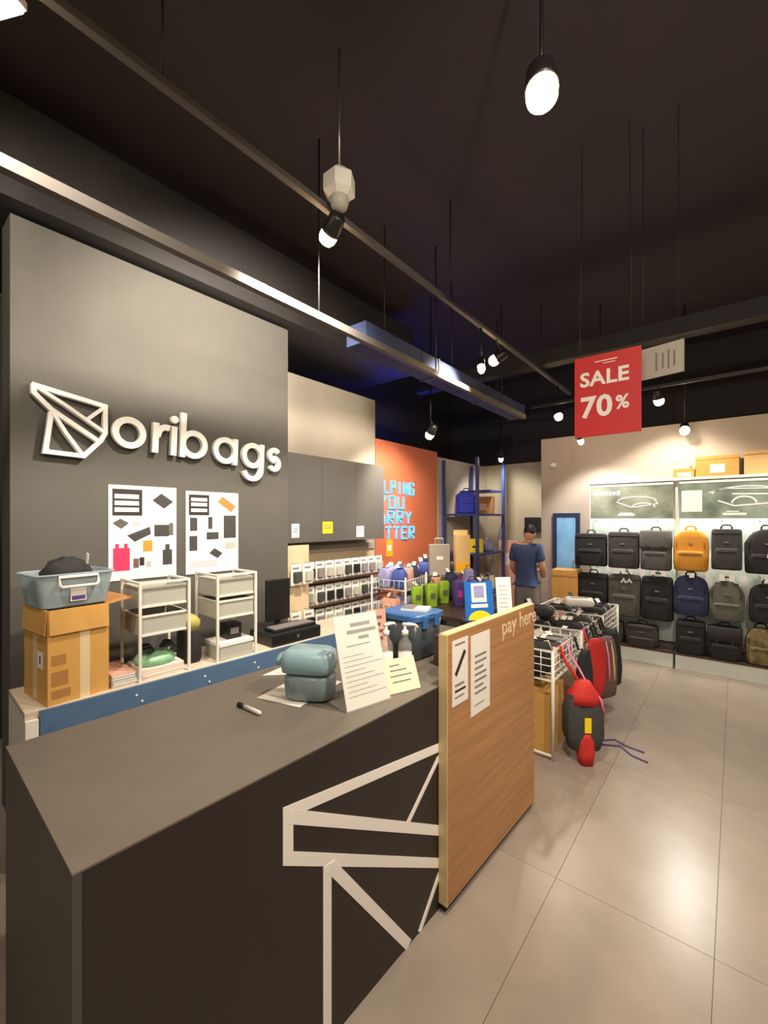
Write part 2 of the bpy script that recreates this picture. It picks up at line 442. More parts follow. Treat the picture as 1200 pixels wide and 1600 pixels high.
# coordinates along the counter front (distance from its near corner, height)
AK = 0
art([(1.30,.684),(.519,.806),(.519,.672),(1.30,.192)], .036)
art([(.525,.790),(1.30,.330)], .038)
art([(1.075,.475),(1.30,.650)], .022)
art([(.668,.565),(.668,.0)], .034)
art([(.680,.555),(1.085,.004)], .036)
art([(1.30,.155),(1.155,.004)], .022)

pn = thing('wood_panel', 'light oak panel fixed to the counter front with pay here lettering', 'panel', (-1.022,.276,0), TH)
box('board', (.0035,1.293,.035), (.046,2.2,1.165), 'oak', pn, .001)
box('edge_band', (.0035,1.288,.035), (.046,1.2925,1.165), 'oak_edge', pn)
box('edge_band', (.0035,1.293,1.1653), (.046,2.2,1.169), 'oak_edge', pn)
box('toe_kick', (.0035,1.30,0), (.030,2.2,.0345), 'beam_black', pn)
text('lettering', 'pay here', .125, 'tape', pn, (.0468,1.79,1.065), .0008, .0006, 1.0, 1.0, FACE_X)
def notice(name, label, y0, y1, z0, z1, parts):
    t = thing(name, label, 'notice', (-1.022,.276,0), TH)
    box('sheet', (.0464,y0,z0), (.0474,y1,z1), 'paper', t)
    for a in parts: box('print', (.0475,a[0],a[1]), (.0479,a[2],a[3]), a[4], t)
    return t
n1 = notice('notice_sheet', 'smaller white notice with a black marker picture on the wood panel', 1.325,1.455,.855,1.135, [(1.345,1.11,1.43,1.118,'ink_grey'),(1.345,.935,1.42,.945,'ink_grey'),(1.345,.91,1.435,.92,'ink'),(1.345,.885,1.42,.892,'ink_grey')])
o = box('print', (-.0002,-.06,-.011), (.0002,.06,.011), 'ink', n1); o.location = (.0477,1.39,1.03); o.rotation_euler = (R(50),0,0)
notice('notice_sheet', 'taller white text notice on the wood panel', 1.48,1.66,.76,1.125, [(1.515,1.02-.028*i,1.515+.11-.03*(i%3==2),1.03-.028*i,'ink_grey') for i in range(7)]+[(1.51,.80,1.60,.805,'ink_grey')])

# things on the counter ------------------------------------------------
CZ = .9455
def sheet(label, pts, z, rows=4):
    t = thing('paper_sheet', label, 'paper', (pts[0][0],pts[0][1],CZ+z))
    poly = [(p[0]-pts[0][0], p[1]-pts[0][1]) for p in pts]
    prism('sheet', poly, 0, .0008, 'paper', t)
    a, b_, c_, d_ = [Vector(p) for p in poly]
    for i in range(rows):
        f = .15+.7*i/rows
        p0 = a.lerp(d_, f).lerp(b_.lerp(c_, f), .12); p1 = a.lerp(d_, f).lerp(b_.lerp(c_, f), .80)
        stroke('print', [([p0,p1], False)], .003, .0009, .0011, 'ink_grey', t)
sheet('printed white sheet lying nearest the open end of the counter', [(-1.47,1.01),(-1.27,1.06),(-1.33,1.345),(-1.53,1.30)], .0)
sheet('white sheet tucked under the blue tissue pack', [(-1.66,1.17),(-1.49,1.345),(-1.63,1.50),(-1.71,1.44)], .0)
mk = thing('marker_pen', 'white marker pen with black cap lying on the counter', 'pen', (-1.39,.925,CZ+.008), R(2))
bm = bmesh.new(); T(bm, [(-.03,0,0),(.055,0,0),(.065,0,0)], [.008,.008,.005], 10); finish(bm, 'barrel', 'white_plastic', mk, True)
bm = bmesh.new(); T(bm, [(-.072,0,0),(-.068,0,0),(-.031,0,0)], [.006,.009,.009], 10); finish(bm, 'cap', 'black_plastic', mk, True)
# tissue pack
tp = thing('tissue_pack', 'pale teal soft tissue pack lying on the counter papers', 'tissue pack', (-1.31,1.15,CZ+.0015), R(28))
bm = bmesh.new(); loft(bm, [sup(0,0,z,a,b_,.55,28) for z,a,b_ in [(.0,.075,.05),(.012,.094,.064),(.06,.098,.068),(.09,.098,.066),(.10,.085,.055)]]); finish(bm, 'lower_wrap', 'grey_crinkle', tp, True)
bm = bmesh.new(); loft(bm, [sup(-.005,0,z,a,b_,.38,28) for z,a,b_ in [(.1003,.065,.04),(.108,.098,.066),(.14,.104,.071),(.18,.098,.066),(.195,.078,.048)]]); finish(bm, 'upper_wrap', 'teal_pack', tp, True)
bm = bmesh.new(); T(bm, [(-.125,.0,.145),(-.102,0,.145)], [.05,.028], 12, sx=1.0, sy=.5); finish(bm, 'wrap_end', 'teal_pack', tp, True)
# leaning price sheet in clear stand
mn = thing('menu_stand', 'large white printed sheet leaning in a clear stand on the counter', 'sign stand', (-1.075,1.237,CZ), R(78))
o = box('sheet', (-.102,-.001,.004), (.102,.001,.345), 'paper', mn); o.rotation_euler = (R(-17),0,0)
o2 = box('clear_cover', (-.105,-.004,.0), (.105,-.002,.349), 'clear', mn); o2.rotation_euler = (R(-17),0,0)
box('clear_foot', (-.105,-.004,0), (.105,.12,.004), 'clear', mn)
for (x0,x1,z,h) in [(-.03,.065,.298,.014),(-.05,.09,.272,.014),(.0,.05,.248,.012),(-.06,.05,.226,.004)]+[(-.085,.05+.04*((i*7)%3-1),.19-.018*i,.0025) for i in range(9)]:
    box('print', (x0,-.0016,z), (x1,-.0013,z+h), 'ink_grey', o)
pc2 = thing('photo_card', 'small tan photo card standing behind the printed stand', 'card', (-1.375,1.655,CZ), R(62))
o = box('card', (-.05,-.001,.002), (.05,.001,.255), 'salmon', pc2); o.rotation_euler = (R(-10),0,0)
for i in range(5): box('print', (-.03+.01*(i%2),-.0014,.07+.034*i), (.02+.008*(i%3),-.0011,.086+.034*i), 'brown_cloth', o)
box('foot', (-.05,.0,0), (.05,.045,.003), 'clear', pc2)
yc = thing('price_card', 'pale yellow card with handwriting leaning on the sanitiser bottles', 'card', (-1.05,1.43,CZ), R(70))
mat('pale_yellow', (240,232,196), .6)
o = box('card', (-.078,-.001,.002), (.078,.001,.135), 'pale_yellow', yc); o.rotation_euler = (R(-25),0,0)
for (x0,x1,z) in [(-.05,.0,.105),(-.05,.03,.085),(-.055,.05,.063),(-.05,.04,.04)]: box('print', (x0,-.0014,z), (x1,-.0011,z+.006), 'ink_grey', o)
def pump(loc, label, rz):
    t = thing('pump_bottle', label, 'bottle', loc, rz)
    lathe('bottle', [(.03,0),(.034,.006),(.034,.10),(.028,.125),(.014,.14),(.014,.155)], 'clear', t, 20)
    lathe('liquid', [(.031,.003),(.0325,.008),(.0325,.075)], 'white_plastic', t, 20)
    lathe('cap', [(.016,.1555),(.016,.178),(.007,.182),(.006,.20)], 'white', t, 16)
    bm = bmesh.new(); T(bm, [(-.012,0,.206),(.02,0,.208),(.05,0,.206),(.062,0,.194)], [.009,.009,.006,.005], 8); finish(bm, 'pump_head', 'white', t, True)
pump((-1.287,1.600,CZ), 'clear hand sanitiser bottle whose white pump touches the photo card', R(80))
pump((-1.22,1.660,CZ), 'clear hand sanitiser bottle with white pump beside the blue lidded bin', R(30))
# blue-lidded bin
bn = thing('storage_bin', 'dark translucent bin with blue lid standing at the far end of the counter', 'bin', (-1.33,1.86,CZ), TH)
bm = bmesh.new(); loft(bm, [sup(0,0,z,a,b_,.25,32) for z,a,b_ in [(0,.10,.10),(.01,.11,.11),(.20,.125,.125)]]); finish(bm, 'bin_body', 'dark_bin', bn, True)
bm = bmesh.new(); loft(bm, [sup(0,0,z,a,b_,.25,32) for z,a,b_ in [(.2005,.132,.132),(.225,.132,.132),(.23,.12,.12)]]); finish(bm, 'lid', 'blue_lid', bn)
for s in (-1,1): box('latch', (.125,s*.05-.02,.16), (.138,s*.05+.02,.222), 'blue_lid', bn, .003)
pp = thing('paper_pad', 'white paper pad lying on the blue bin lid', 'paper', (-1.31,1.88,CZ+.2305), R(20)); box('pad', (-.07,-.05,0), (.07,.05,.012), 'paper', pp); box('cover', (-.07,-.05,.0121),(.0,.05,.014),'ink_grey',pp)
# payment standees on the raised shelf
qs = thing('payment_standee', 'blue payment card standee with yellow foot on the wood panel top', 'standee', (-1.10,2.20,1.0905), R(52))
o = box('card', (-.085,-.003,.004), (.085,.003,.215), 'blue_card', qs); o.rotation_euler = (R(-8),0,0)
box('print', (-.045,-.0038,.10), (.045,-.0031,.205), 'white', o)
box('print', (-.03,-.0045,.125), (.03,-.0039,.19), 'lilac', o)
box('print', (-.05,-.0038,.07), (.05,-.0031,.09), 'white', o)
bm = bmesh.new(); PR(bm, arc(0,.004,.07,0,180,16,.05), .0031, .0038); oo = finish(bm, 'print', 'yellow', o); oo.rotation_euler = (R(90),0,0)
box('foot', (-.085,.0,0), (.085,.06,.003), 'blue_card', qs)
ws = thing('card_holder', 'white upright card holder beside the blue payment standee', 'standee', (-1.035,2.385,1.0905), R(45))
o = box('card', (-.045,-.003,.003), (.045,.003,.225), 'white', ws); o.rotation_euler = (R(-10),0,0)
for i in range(6): box('print', (-.03,-.0036,.05+.024*i), (.025-.008*(i%2),-.0031,.056+.024*i), 'mesh_grey', o)
box('foot', (-.045,.0,0), (.045,.06,.003), 'white', ws)

# ------------------------------------------------------------------ back desk and what stands on it
DT = R(-2.6)
dk = thing('back_desk', 'low back desk with blue front edge under the logo wall', 'desk', (-2.555,.555,0), DT)
box('desk_top', (-.43,-.05,.715), (0,2.35,.75), 'desk_top', dk, .002)
box('front_fascia', (.0005,.005,.50), (.018,2.35,.748), 'blue_fascia', dk)
box('end_leg', (-.43,-.05,0), (.018,0,.7145), 'white_metal', dk, .002)
box('end_leg', (-.43,2.30,0), (0,2.35,.7145), 'white_metal', dk, .002)
box('back_panel', (-.43,.001,.30), (-.41,2.299,.7145), 'desk_top', dk)
for y in (.42,.80,1.14):
    for dy in (0,.028): 
        bm = bmesh.new(); T(bm, [(.018,y+dy,.70-.04*(dy>0)),(.021,y+dy,.70-.04*(dy>0))], .006, 8); finish(bm, 'screw_cap', 'white', dk)
def D(u, v, z=.7505):   # u out from the front edge (negative), v along the desk
    return (-2.555+u*math.cos(DT)-v*math.sin(DT), .555+u*math.sin(DT)+v*math.cos(DT), z)
# cardboard box
cb = thing('cardboard_box', 'tall brown cardboard box with open flaps on the back desk', 'box', D(-.175,.15), R(5))
w_, d_, h_ = .155, .135, .46
def wallbox(p, m): 
    box('box_side', (-w_,-d_,0), (w_,-d_+.004,h_), m, p); box('box_side', (-w_,d_-.004,0), (w_,d_,h_), m, p)
    box('box_side', (-w_,-d_+.0041,0), (-w_+.004,d_-.0041,h_), m, p); box('box_side', (w_-.004,-d_+.0041,0), (w_,d_-.0041,h_), m, p)
    box('box_bottom', (-w_+.0041,-d_+.0041,0), (w_-.0041,d_-.0041,.004), m, p)
wallbox(cb, 'cardboard')
o = box('flap', (0,-d_+.004,-.12), (.004,d_-.004,0), 'cardboard', cb); o.location = (w_+.001,0,h_); o.rotation_euler = (0,R(-4),0)
o = box('flap', (-w_+.004,0,0), (w_-.004,.004,.13), 'cardboard_dark', cb); o.location = (0,d_+.002,h_-.005); o.rotation_euler = (R(-82),0,0)
o = box('flap', (-w_+.004,-.004,-.12), (w_-.004,0,0), 'cardboard', cb); o.location = (0,-d_-.001,h_); o.rotation_euler = (R(-3),0,0)
box('packing_tape', (w_+.0003,.0,.0), (w_+.0012,.045,.34), 'tape', cb)
box('packing_tape', (-.03,-d_-.0012,.01), (.02,-d_-.0003,.33), 'tape', cb)
box('printed_mark', (w_+.0003,-.12,.03), (w_+.0008,-.04,.07), 'cardboard_dark', cb)
box('printed_mark', (w_+.0003,-.12,.09), (w_+.0008,-.05,.16), 'cardboard_dark', cb)
box('printed_mark', (w_+.0003,-.12,.19), (w_+.0008,-.06,.24), 'cardboard_dark', cb)
box('shipping_label', (.03,-d_-.0012,.17), (.10,-d_-.0003,.25), 'paper', cb)
box('hand_hole', (.055,-d_-.0016,.19), (.07,-d_-.0013,.23), 'ink', cb)
# plastic crate standing on the box
cr = thing('plastic_crate', 'translucent blue plastic crate with white handle on top of the cardboard box', 'crate', D(-.175,.15,.7505+h_+.001), R(5))
def shell(name, rings, m, p):
    bm = bmesh.new(); loft(bm, rings); fs = [f for f in bm.faces if len(f.verts) > 4 and f.calc_center_median().z > .1]
    bmesh.ops.delete(bm, geom=fs, context='FACES'); bmesh.ops.solidify(bm, geom=bm.faces[:], thickness=.004)
    return finish(bm, name, m, p, False)
shell('crate_shell', [sup(0,0,z,a,b_,.22,32) for z,a,b_ in [(0,.12,.14),(.006,.125,.147),(.165,.142,.175)]], 'clear_blue', cr)
bm = bmesh.new(); T(bm, sup(0,0,.166,.145,.178,.22,40), .006, 6, True); finish(bm, 'rim', 'clear_blue', cr, True)
bm = bmesh.new(); T(bm, [(.148,-.085,.155),(.158,-.085,.115),(.158,-.075,.105),(.158,.075,.105),(.158,.085,.115),(.148,.085,.155)], .008, 8, True); finish(bm, 'handle', 'white_plastic', cr, True)
box('label', (.139,-.035,.03), (.142,.035,.095), 'paper', cr); box('label_print', (.1421,-.03,.035), (.1428,.03,.055), 'purple', cr)
shell('nested_tub', [sup(0,0,z,a,b_,.3,24) for z,a,b_ in [(.01,.10,.12),(.13,.115,.14)]], 'mesh_grey', cr)
bl = thing('black_pouch', 'black crumpled pouch heaped in the plastic crate', 'pouch', D(-.175,.15,.7505+h_+.016), R(5))
bm = bmesh.new(); loft(bm, [sup(0,0,z,a,b_,.9,20) for z,a,b_ in [(.0,.06,.08),(.08,.085,.11),(.16,.085,.115),(.20,.06,.08),(.225,.02,.03)]])
for v in bm.verts: v.co += Vector((random.uniform(-.008,.008), random.uniform(-.008,.008), random.uniform(-.008,.012)))
finish(bm, 'pouch_body', 'black_cloth', bl, True)
o = box('white_tag', (-.012,-.002,0), (.012,.002,.055), 'white', bl); o.location = (.03,.08,.19); o.rotation_euler = (0,R(14),0)
# drawer units
def drawer_unit(label, v, heights, extra=False):
    t = thing('drawer_unit', label, 'drawer unit', D(-.165,v), DT)
    hw, hd, H_ = .135, .145, .55
    for sx in (-1,1):
        for sy in (-1,1): box('post', (sx*hd-.007,sy*hw-.007,0), (sx*hd+.007,sy*hw+.007,H_-.0125), 'white_metal', t)
    bm = bmesh.new()
    for a, b_ in [((-hd-.007,-hw-.007),(hd+.007,-hw+.007)),((-hd-.007,hw-.007),(hd+.007,hw+.007)),((-hd-.007,-hw+.0071),(-hd+.007,hw-.0071)),((hd-.007,-hw+.0071),(hd+.007,hw-.0071))]:
        B(bm, (a[0],a[1],H_-.012), (b_[0],b_[1],H_))
    finish(bm, 'top_frame', 'white_metal', t)
    for z in heights:
        dr = box('drawer', (-hd+.008,-hw+.012,z), (hd-.012,hw-.012,z+.004), 'mesh_grey', t)
        for a, b_ in [((-hd+.008,-hw+.012),(hd-.012,-hw+.015)),((-hd+.008,hw-.015),(hd-.012,hw-.012)),((-hd+.008,-hw+.0151),(-hd+.011,hw-.0151)),((hd-.016,-hw+.0151),(hd-.012,hw-.0151))]:
            box('drawer_side', (a[0],a[1],z+.0041), (b_[0],b_[1],z+.115), 'mesh_grey', dr)
        box('rim_bar', (hd-.0118,-hw+.012,z+.105), (hd-.006,hw-.012,z+.118), 'white_metal', dr)
        box('rim_bar', (hd-.0118,-hw+.012,z), (hd-.006,hw-.012,z+.012), 'white_metal', dr)
        for s in (-1,1): box('runner', (-hd+.008,s*(hw-.0115)-.003,z+.108), (hd-.02,s*(hw-.0115)+.003,z+.116), 'white_metal', dr)
    return t
drawer_unit('white mesh drawer unit with open lower shelf next to the cardboard box', .585, [.405,.245])
drawer_unit('white mesh drawer unit with white box at its foot beside the cash drawer', 1.035, [.405,.265])
def pile(label, v0, v1, u0, u1, n, z0=.7505):
    for i in range(n):
        a, b_ = D((u0+u1)/2+random.uniform(-.006,.006), (v0+v1)/2+random.uniform(-.003,.003))[:2]
        th = random.choice((.008,.011,.014))
        cv = random.choice(('paper','ink_grey','salmon','brown_cloth')); cn_ = {'paper':'white','ink_grey':'grey','salmon':'salmon','brown_cloth':'brown'}[cv]
        t = thing('catalogue', label.replace('thin printed', 'thin '+cn_+' covered'), 'catalogue', (a,b_,z0), DT+R(random.uniform(-1.5,1.5)), group=cn_+' catalogues '+('beside the cardboard box' if 'beside' in label else 'under the drawers'))
        hx, hy = (u1-u0)/2-.008, (v1-v0)/2-.006
        box('pages', (-hx,-hy,0), (hx,hy,th-.0015), 'paper', t); box('cover', (-hx-.001,-hy-.001,th-.0014), (hx+.001,hy+.001,th), cv, t)
        z0 += th+.0004
    return z0
za = pile('thin printed catalogue lying in the pile beside the cardboard box', .312,.435,-.30,-.012, 6)
zb = pile('thin printed catalogue lying under the drawers of the first drawer unit', .462,.708,-.28,-.035, 5)
gf = thing('green_bag', 'crumpled pale green plastic bag on the catalogues under the drawers', 'bag', D(-.15,.575,zb), DT)
bm = bmesh.new(); loft(bm, [sup(0,0,z,a,b_,.8,24) for z,a,b_ in [(0,.09,.10),(.02,.10,.108),(.045,.085,.09),(.06,.05,.05)]])
for v in bm.verts: v.co += Vector((random.uniform(-.006,.006), random.uniform(-.006,.006), random.uniform(0,.01)))
finish(bm, 'bag_body', 'green_film', gf, True)
for k, (v, dz) in enumerate([(.52,0),(.64,.004)]):
    t = thing('black_cable_coil', 'black cable coil on the green bag under the mesh drawers', 'cable', D(-.14,v,zb+.071+dz*0), DT, 'black cables under the drawers')
    bm = bmesh.new(); pts = [(math.cos(a*.6)*(.05-.0012*a),math.sin(a*.6)*(.045-.001*a),.008+.0014*a) for a in range(30)]; T(bm, pts, .007, 6); finish(bm, 'coil', 'black_plastic', t, True)
wb = thing('white_box', 'low white lidded box at the foot of the second drawer unit', 'box', D(-.115,1.035), DT)
box('box_body', (-.10,-.118,0), (.09,.118,.085), 'mesh_grey', wb, .003); box('box_lid', (-.104,-.1215,.0852), (.094,.1215,.11), 'white', wb, .003)
bp = thing('black_box', 'small black box standing on the white lidded box', 'box', D(-.13,1.05,.8615), DT); box('carton', (-.05,-.05,0), (.05,.05,.10), 'black_plastic', bp, .002); box('sticker', (.0502,-.03,.03),(.0507,.03,.07),'ink_grey',bp)
yb = thing('yellow_pouch', 'small olive yellow pouch between the two drawer units', 'pouch', D(-.20,.80,.7505), DT)
mat('olive_yellow', (176,168,90), .7, var=.2, vscale=20)
bm = bmesh.new(); loft(bm, [sup(0,0,z,a,b_,.7,20) for z,a,b_ in [(0,.08,.05),(.02,.09,.062),(.18,.09,.058),(.25,.05,.03)]]); finish(bm, 'pouch_body', 'black_cloth', yb, True)
bm = bmesh.new(); loft(bm, [sup(0,0,z,a,b_,.7,20) for z,a,b_ in [(.2,.08,.05),(.26,.085,.055),(.29,.05,.03)]]); finish(bm, 'flap', 'olive_yellow', yb, True)
# cash drawer and terminal at the end of the desk
cd = thing('cash_drawer', 'flat black cash drawer with keyboard on the back desk', 'cash drawer', D(-.17,1.52), DT)
box('case', (-.14,-.22,0), (.15,.22,.085), 'black_plastic', cd, .006); box('drawer_front', (.1502,-.20,.012), (.154,.20,.07), 'black_metal', cd, .001); bm = bmesh.new(); T(bm, [(.154,0,.045),(.16,0,.045)], .012, 12); finish(bm, 'lock', 'steel', cd)
kb = thing('keyboard', 'black keyboard lying on the cash drawer', 'keyboard', D(-.13,1.54,.836), DT)
box('base', (-.065,-.19,0), (.065,.19,.018), 'black_plastic', kb, .004)
km = None
for i in range(4):
    for j in range(12):
        p = (-.045+i*.029,-.165+j*.03,.0185)
        if km is None: bm = bmesh.new(); B(bm, (-.011,-.012,0), (.011,.012,.006)); kk = finish(bm, 'key', 'ink_grey', kb, loc=p); km = kk.data
        else: link(km, 'key', None, kb, loc=p)
tm_ = thing('black_monitor', 'black upright monitor at the end of the back desk', 'monitor', D(-.385,1.60,.7505), DT)
box('monitor_foot', (-.035,-.09,0), (.06,.09,.012), 'black_plastic', tm_, .003); box('monitor_neck', (-.02,-.025,.0122), (.0,.025,.09), 'black_plastic', tm_); box('screen_case', (-.02,-.11,.0905), (.012,.11,.42), 'black_plastic', tm_, .006); box('screen', (.0122,-.10,.105), (.0128,.10,.41), 'black_metal', tm_)

# posters on the logo wall ----------------------------------------------
def poster(label, y0, z0, w, h, rows, tiltd=0):
    t = thing('poster', label, 'poster', (-3.099,y0,z0), rot=(R(90),0,R(90)))
    box('sheet', (0,0,.0), (w,h,.004), 'paper_pink', t)
    for (x0,ya,x1,yb,m) in rows: box('print', (x0*w,ya*h,.0041), (x1*w,yb*h,.0048), m, t)
    return t
def quad(t, pts, m, w, h): prism('print', [(x*w,y*h) for x,y in pts], .0041, .0048, m, t)
mat('crimson', (206,48,92), .6)
p1 = poster('product poster with crimson bag picture on the logo wall', 1.03,1.255,.43,.62, [(.05,.68,.47,.96,'ink'),(.06,.10,.29,.34,'crimson'),(.48,.29,.62,.41,'ochre_cloth'),(.65,.45,.88,.58,'charcoal_cloth'),(.88,.46,.95,.6,'olive_cloth'),(.78,.13,.93,.30,'charcoal_cloth'),(.82,.30,.89,.36,'charcoal_cloth'),(.34,.12,.42,.22,'brown_cloth'),(.43,.14,.50,.23,'ink'),(.53,.12,.6,.18,'mesh_grey')])
box('print', (.09*.43,.34*.62,.0041), (.14*.43,.385*.62,.0048), 'crimson', p1); box('print', (.21*.43,.34*.62,.0041), (.26*.43,.385*.62,.0048), 'crimson', p1)
quad(p1, [(.62,.85),(.8,.76),(.95,.84),(.76,.93)], 'charcoal_cloth', .43,.62)
quad(p1, [(.05,.60),(.17,.54),(.28,.60),(.16,.65)], 'grey_cloth', .43,.62)
quad(p1, [(.25,.47),(.36,.40),(.60,.48),(.58,.56)], 'charcoal_cloth', .43,.62)
for (x,y,s,w_t) in [(.08,.86,.042,0),(.08,.79,.042,0),(.08,.72,.042,0)]:
    box('lettering', (x*.43,y*.62,.0049), ((x+.34)*.43,(y+.045)*.62,.0053), 'paper', p1)
for i in range(5): box('lettering', (.32*.43,(.62-.012*i)*.62,.0041), (.45*.43,(.625-.012*i)*.62,.0045), 'ink_grey', p1)
p2 = poster('product poster with brown pouch picture on the logo wall', 1.53,1.25,.425,.61, [(.05,.71,.42,.96,'ink'),(.07,.52,.20,.68,'charcoal_cloth'),(.40,.54,.48,.69,'charcoal_cloth'),(.70,.42,.95,.71,'charcoal_cloth'),(.06,.28,.2,.46,'charcoal_cloth'),(.37,.41,.6,.50,'charcoal_cloth'),(.72,.28,.94,.37,'mesh_grey')])
quad(p2, [(.58,.88),(.85,.75),(.95,.83),(.68,.95)], 'cardboard_dark', .425,.61)
quad(p2, [(.42,.24),(.58,.17),(.68,.23),(.52,.30)], 'charcoal_cloth', .425,.61)
for y in (.88,.82,.75): box('lettering', (.09*.425,y*.61,.0049), (.38*.425,(y+.04)*.61,.0053), 'paper', p2)
for i in range(4): box('lettering', (.07*.425,(.14-.02*i)*.61,.0041), (.6*.425,(.145-.02*i)*.61,.0045), 'ink_grey', p2)
p2.rotation_euler = (R(90), R(0), R(90)); 

# ------------------------------------------------------------------ second bay: bulkhead and accessory shelves
bk = thing('wall_cabinet', 'black glossy overhead cabinet with price tags above the accessory shelves', 'cabinet', (-3.498,2.48,1.43))
box('carcass', (0,0,0), (.28,1.48,.85), 'bulk_black', bk, .002)
for y in (.4905,.9837): box('door_gap', (.2801,y,.01), (.2806,y+.003,.84), 'ink', bk)
for (y0,y1,z0,z1,m) in [(.11,.20,.05,.18,'paper'),(.50,.64,.08,.20,'yellow'),(1.0,1.12,.03,.15,'paper')]:
    o = box('price_tag', (.2803,y0,z0), (.283,y1,z1), m, bk); box('print', (.2831,y0+.02,z0+.05), (.2835,y1-.02,z0+.06), 'ink_grey', o); box('print', (.2831,y0+.02,z0+.075), (.2835,y1-.02,z0+.085), 'ink_grey', o)
pg = thing('accessory_shelf', 'tan backed accessory shelf unit under the black overhead cabinet', 'shelf unit', (-3.498,2.48,0))
box('back_panel', (0,0,0), (.02,1.60,1.375), 'pegboard', pg)
for z in (.30,.55,.79,1.035): box('shelf', (.0205,.15,z-.02), (.26,1.60,z), 'table_brown', pg, .002)
box('side_panel', (.0205,.125,0), (.20,.145,1.40), 'pegboard', pg)
box('header_strip', (.0205,.15,1.30), (.04,1.60,1.375), 'panel_grey', pg)
pk0 = None
PCN = {'charcoal_cloth':'charcoal','mesh_grey':'pale grey','ink_grey':'mid grey','black_plastic':'black'}
def pack_at(x, y, z, lab, grp, pic):
    lab = lab.replace('carded accessory', 'carded accessory with '+PCN[pic]+' item'); grp = grp+', '+PCN[pic]
    global pk0
    if pic not in PK:
        t = thing('accessory_pack', lab, 'package', (x,y,z), 0, grp)
        box('card', (-.012,-.058,0), (.0,.058,.19), 'white', t, .001)
        bm = bmesh.new(); loft(bm, [sup(0,0,z_,.0 + a,b_,.3,16) for z_,a,b_ in [(.03,.012,.035),(.035,.018,.042),(.12,.018,.042),(.125,.012,.035)]])
        for v in bm.verts: v.co.x += .019
        finish(bm, 'blister', pic, t); box('print', (.0003,-.045,.145), (.0009,.03,.165), 'ink_grey', t)
        PK[pic] = t
    else: t = dup(PK[pic], (x,y,z), 0, lab, grp)
PK = {}
pics = ['charcoal_cloth','mesh_grey','ink_grey','black_plastic']
for r_, (z, lab, grp) in enumerate([(1.036,'white carded accessory on the top shelf of the tan unit','packs on the top accessory shelf'),(.791,'white carded accessory on the middle shelf of the tan unit','packs on the middle accessory shelf'),(.551,'white carded accessory on the low shelf of the tan unit','packs on the low accessory shelf')]):
    for k in range(10): pack_at(-3.28, 2.74+k*.133, z, lab, grp, pics[(k*3+r_*2+k//4) % 4])
for k, (y, z) in enumerate([(2.56,1.05),(2.70,1.05),(2.56,.61),(2.71,.61)]):
    pack_at(-3.11, y, z, 'white carded accessory hanging on a hook beside the logo wall', 'packs hanging beside the logo wall', pics[k])
hk = thing('hook_panel', 'narrow tan hook panel beside the end of the logo wall', 'hook panel', (-3.19,2.5,0))
box('panel', (0,-.03,0), (.02,.26,1.41), 'pegboard', hk)
for y, z in [(.06,1.25),(.20,1.25),(.06,.81),(.21,.81)]: tube('hook', [(.02,y,z),(.085,y,z),(.095,y,z+.012)], .003, 'steel', hk, 6)

# ------------------------------------------------------------------ neon on the orange wall
ne = thing('neon_sign', 'blue glowing neon slogan lettering on the orange wall', 'neon sign', (-3.498,4.16,0), rot=FACE_X)
def nst(pts, cl=False):
    bm = bmesh.new(); T(bm, [(p[0],p[1],.02) for p in pts], 0.009, 6, cl); finish(bm, 'neon_letter', 'neon', ne, True)
def multi(sets, x, y, w, h):
    bm = bmesh.new()
    for s in sets:
        q = [(x+p[0]*w, y+p[1]*h, .012) for p in s]
        for a, b_ in zip(q, q[1:]): T(bm, [a, b_], .010, 6)
    finish(bm, 'neon_letter', 'neon', ne, True)
NL = {'H':[[(0,0),(0,1)],[(1,0),(1,1)],[(0,.5),(1,.5)]],'E':[[(1,0),(0,0),(0,1),(1,1)],[(0,.5),(.85,.5)]],'L':[[(0,1),(0,0),(1,0)]],'P':[[(0,0),(0,1),(1,1),(1,.5),(0,.5)]],
 'I':[[(.5,0),(.5,1)]],'N':[[(0,0),(0,1),(1,0),(1,1)]],'G':[[(1,.8),(1,1),(0,1),(0,0),(1,0),(1,.5),(.55,.5)]],'Y':[[(0,1),(.5,.5),(1,1)],[(.5,.5),(.5,0)]],
 'O':[[(0,.0),(0,1),(1,1),(1,0),(0,.0)]],'U':[[(0,1),(0,0),(1,0),(1,1)]],'C':[[(1,1),(0,1),(0,0),(1,0)]],'A':[[(0,0),(0,.6),(.5,1),(1,.6),(1,0)],[(0,.4),(1,.4)]],
 'R':[[(0,0),(0,1),(1,1),(1,.5),(0,.5),(1,0)]],'B':[[(0,0),(0,1),(.85,1),(.85,.55),(0,.5),(1,.5),(1,0),(0,0)]],'T':[[(.5,0),(.5,1)],[(0,1),(1,1)]]}
for s, z, x1 in [('HELPING',1.995,.79),('YOU',1.80,.56),('CARRY',1.60,.73),('BETTER',1.395,.80)]:
    n = len(s); pitch = {'HELPING':.14,'YOU':.19,'CARRY':.195,'BETTER':.172}[s]; w = pitch*.62
    for i, ch in enumerate(s):
        if x1-(n-i)*pitch+pitch*.34 < .0: continue   # the slogan starts where the orange wall starts
        multi(NL[ch], x1-(n-i)*pitch+pitch*.34, z, w, .155)
ot = thing('price_sign', 'small orange yellow hanging tag below the blue neon sign', 'sign', (-3.498,4.34,1.17), rot=FACE_X); box('card', (0,0,0), (.14,.22,.004), 'orange_yellow', ot); box('print', (.03,.08,.0041),(.11,.15,.0046),'paper',ot)
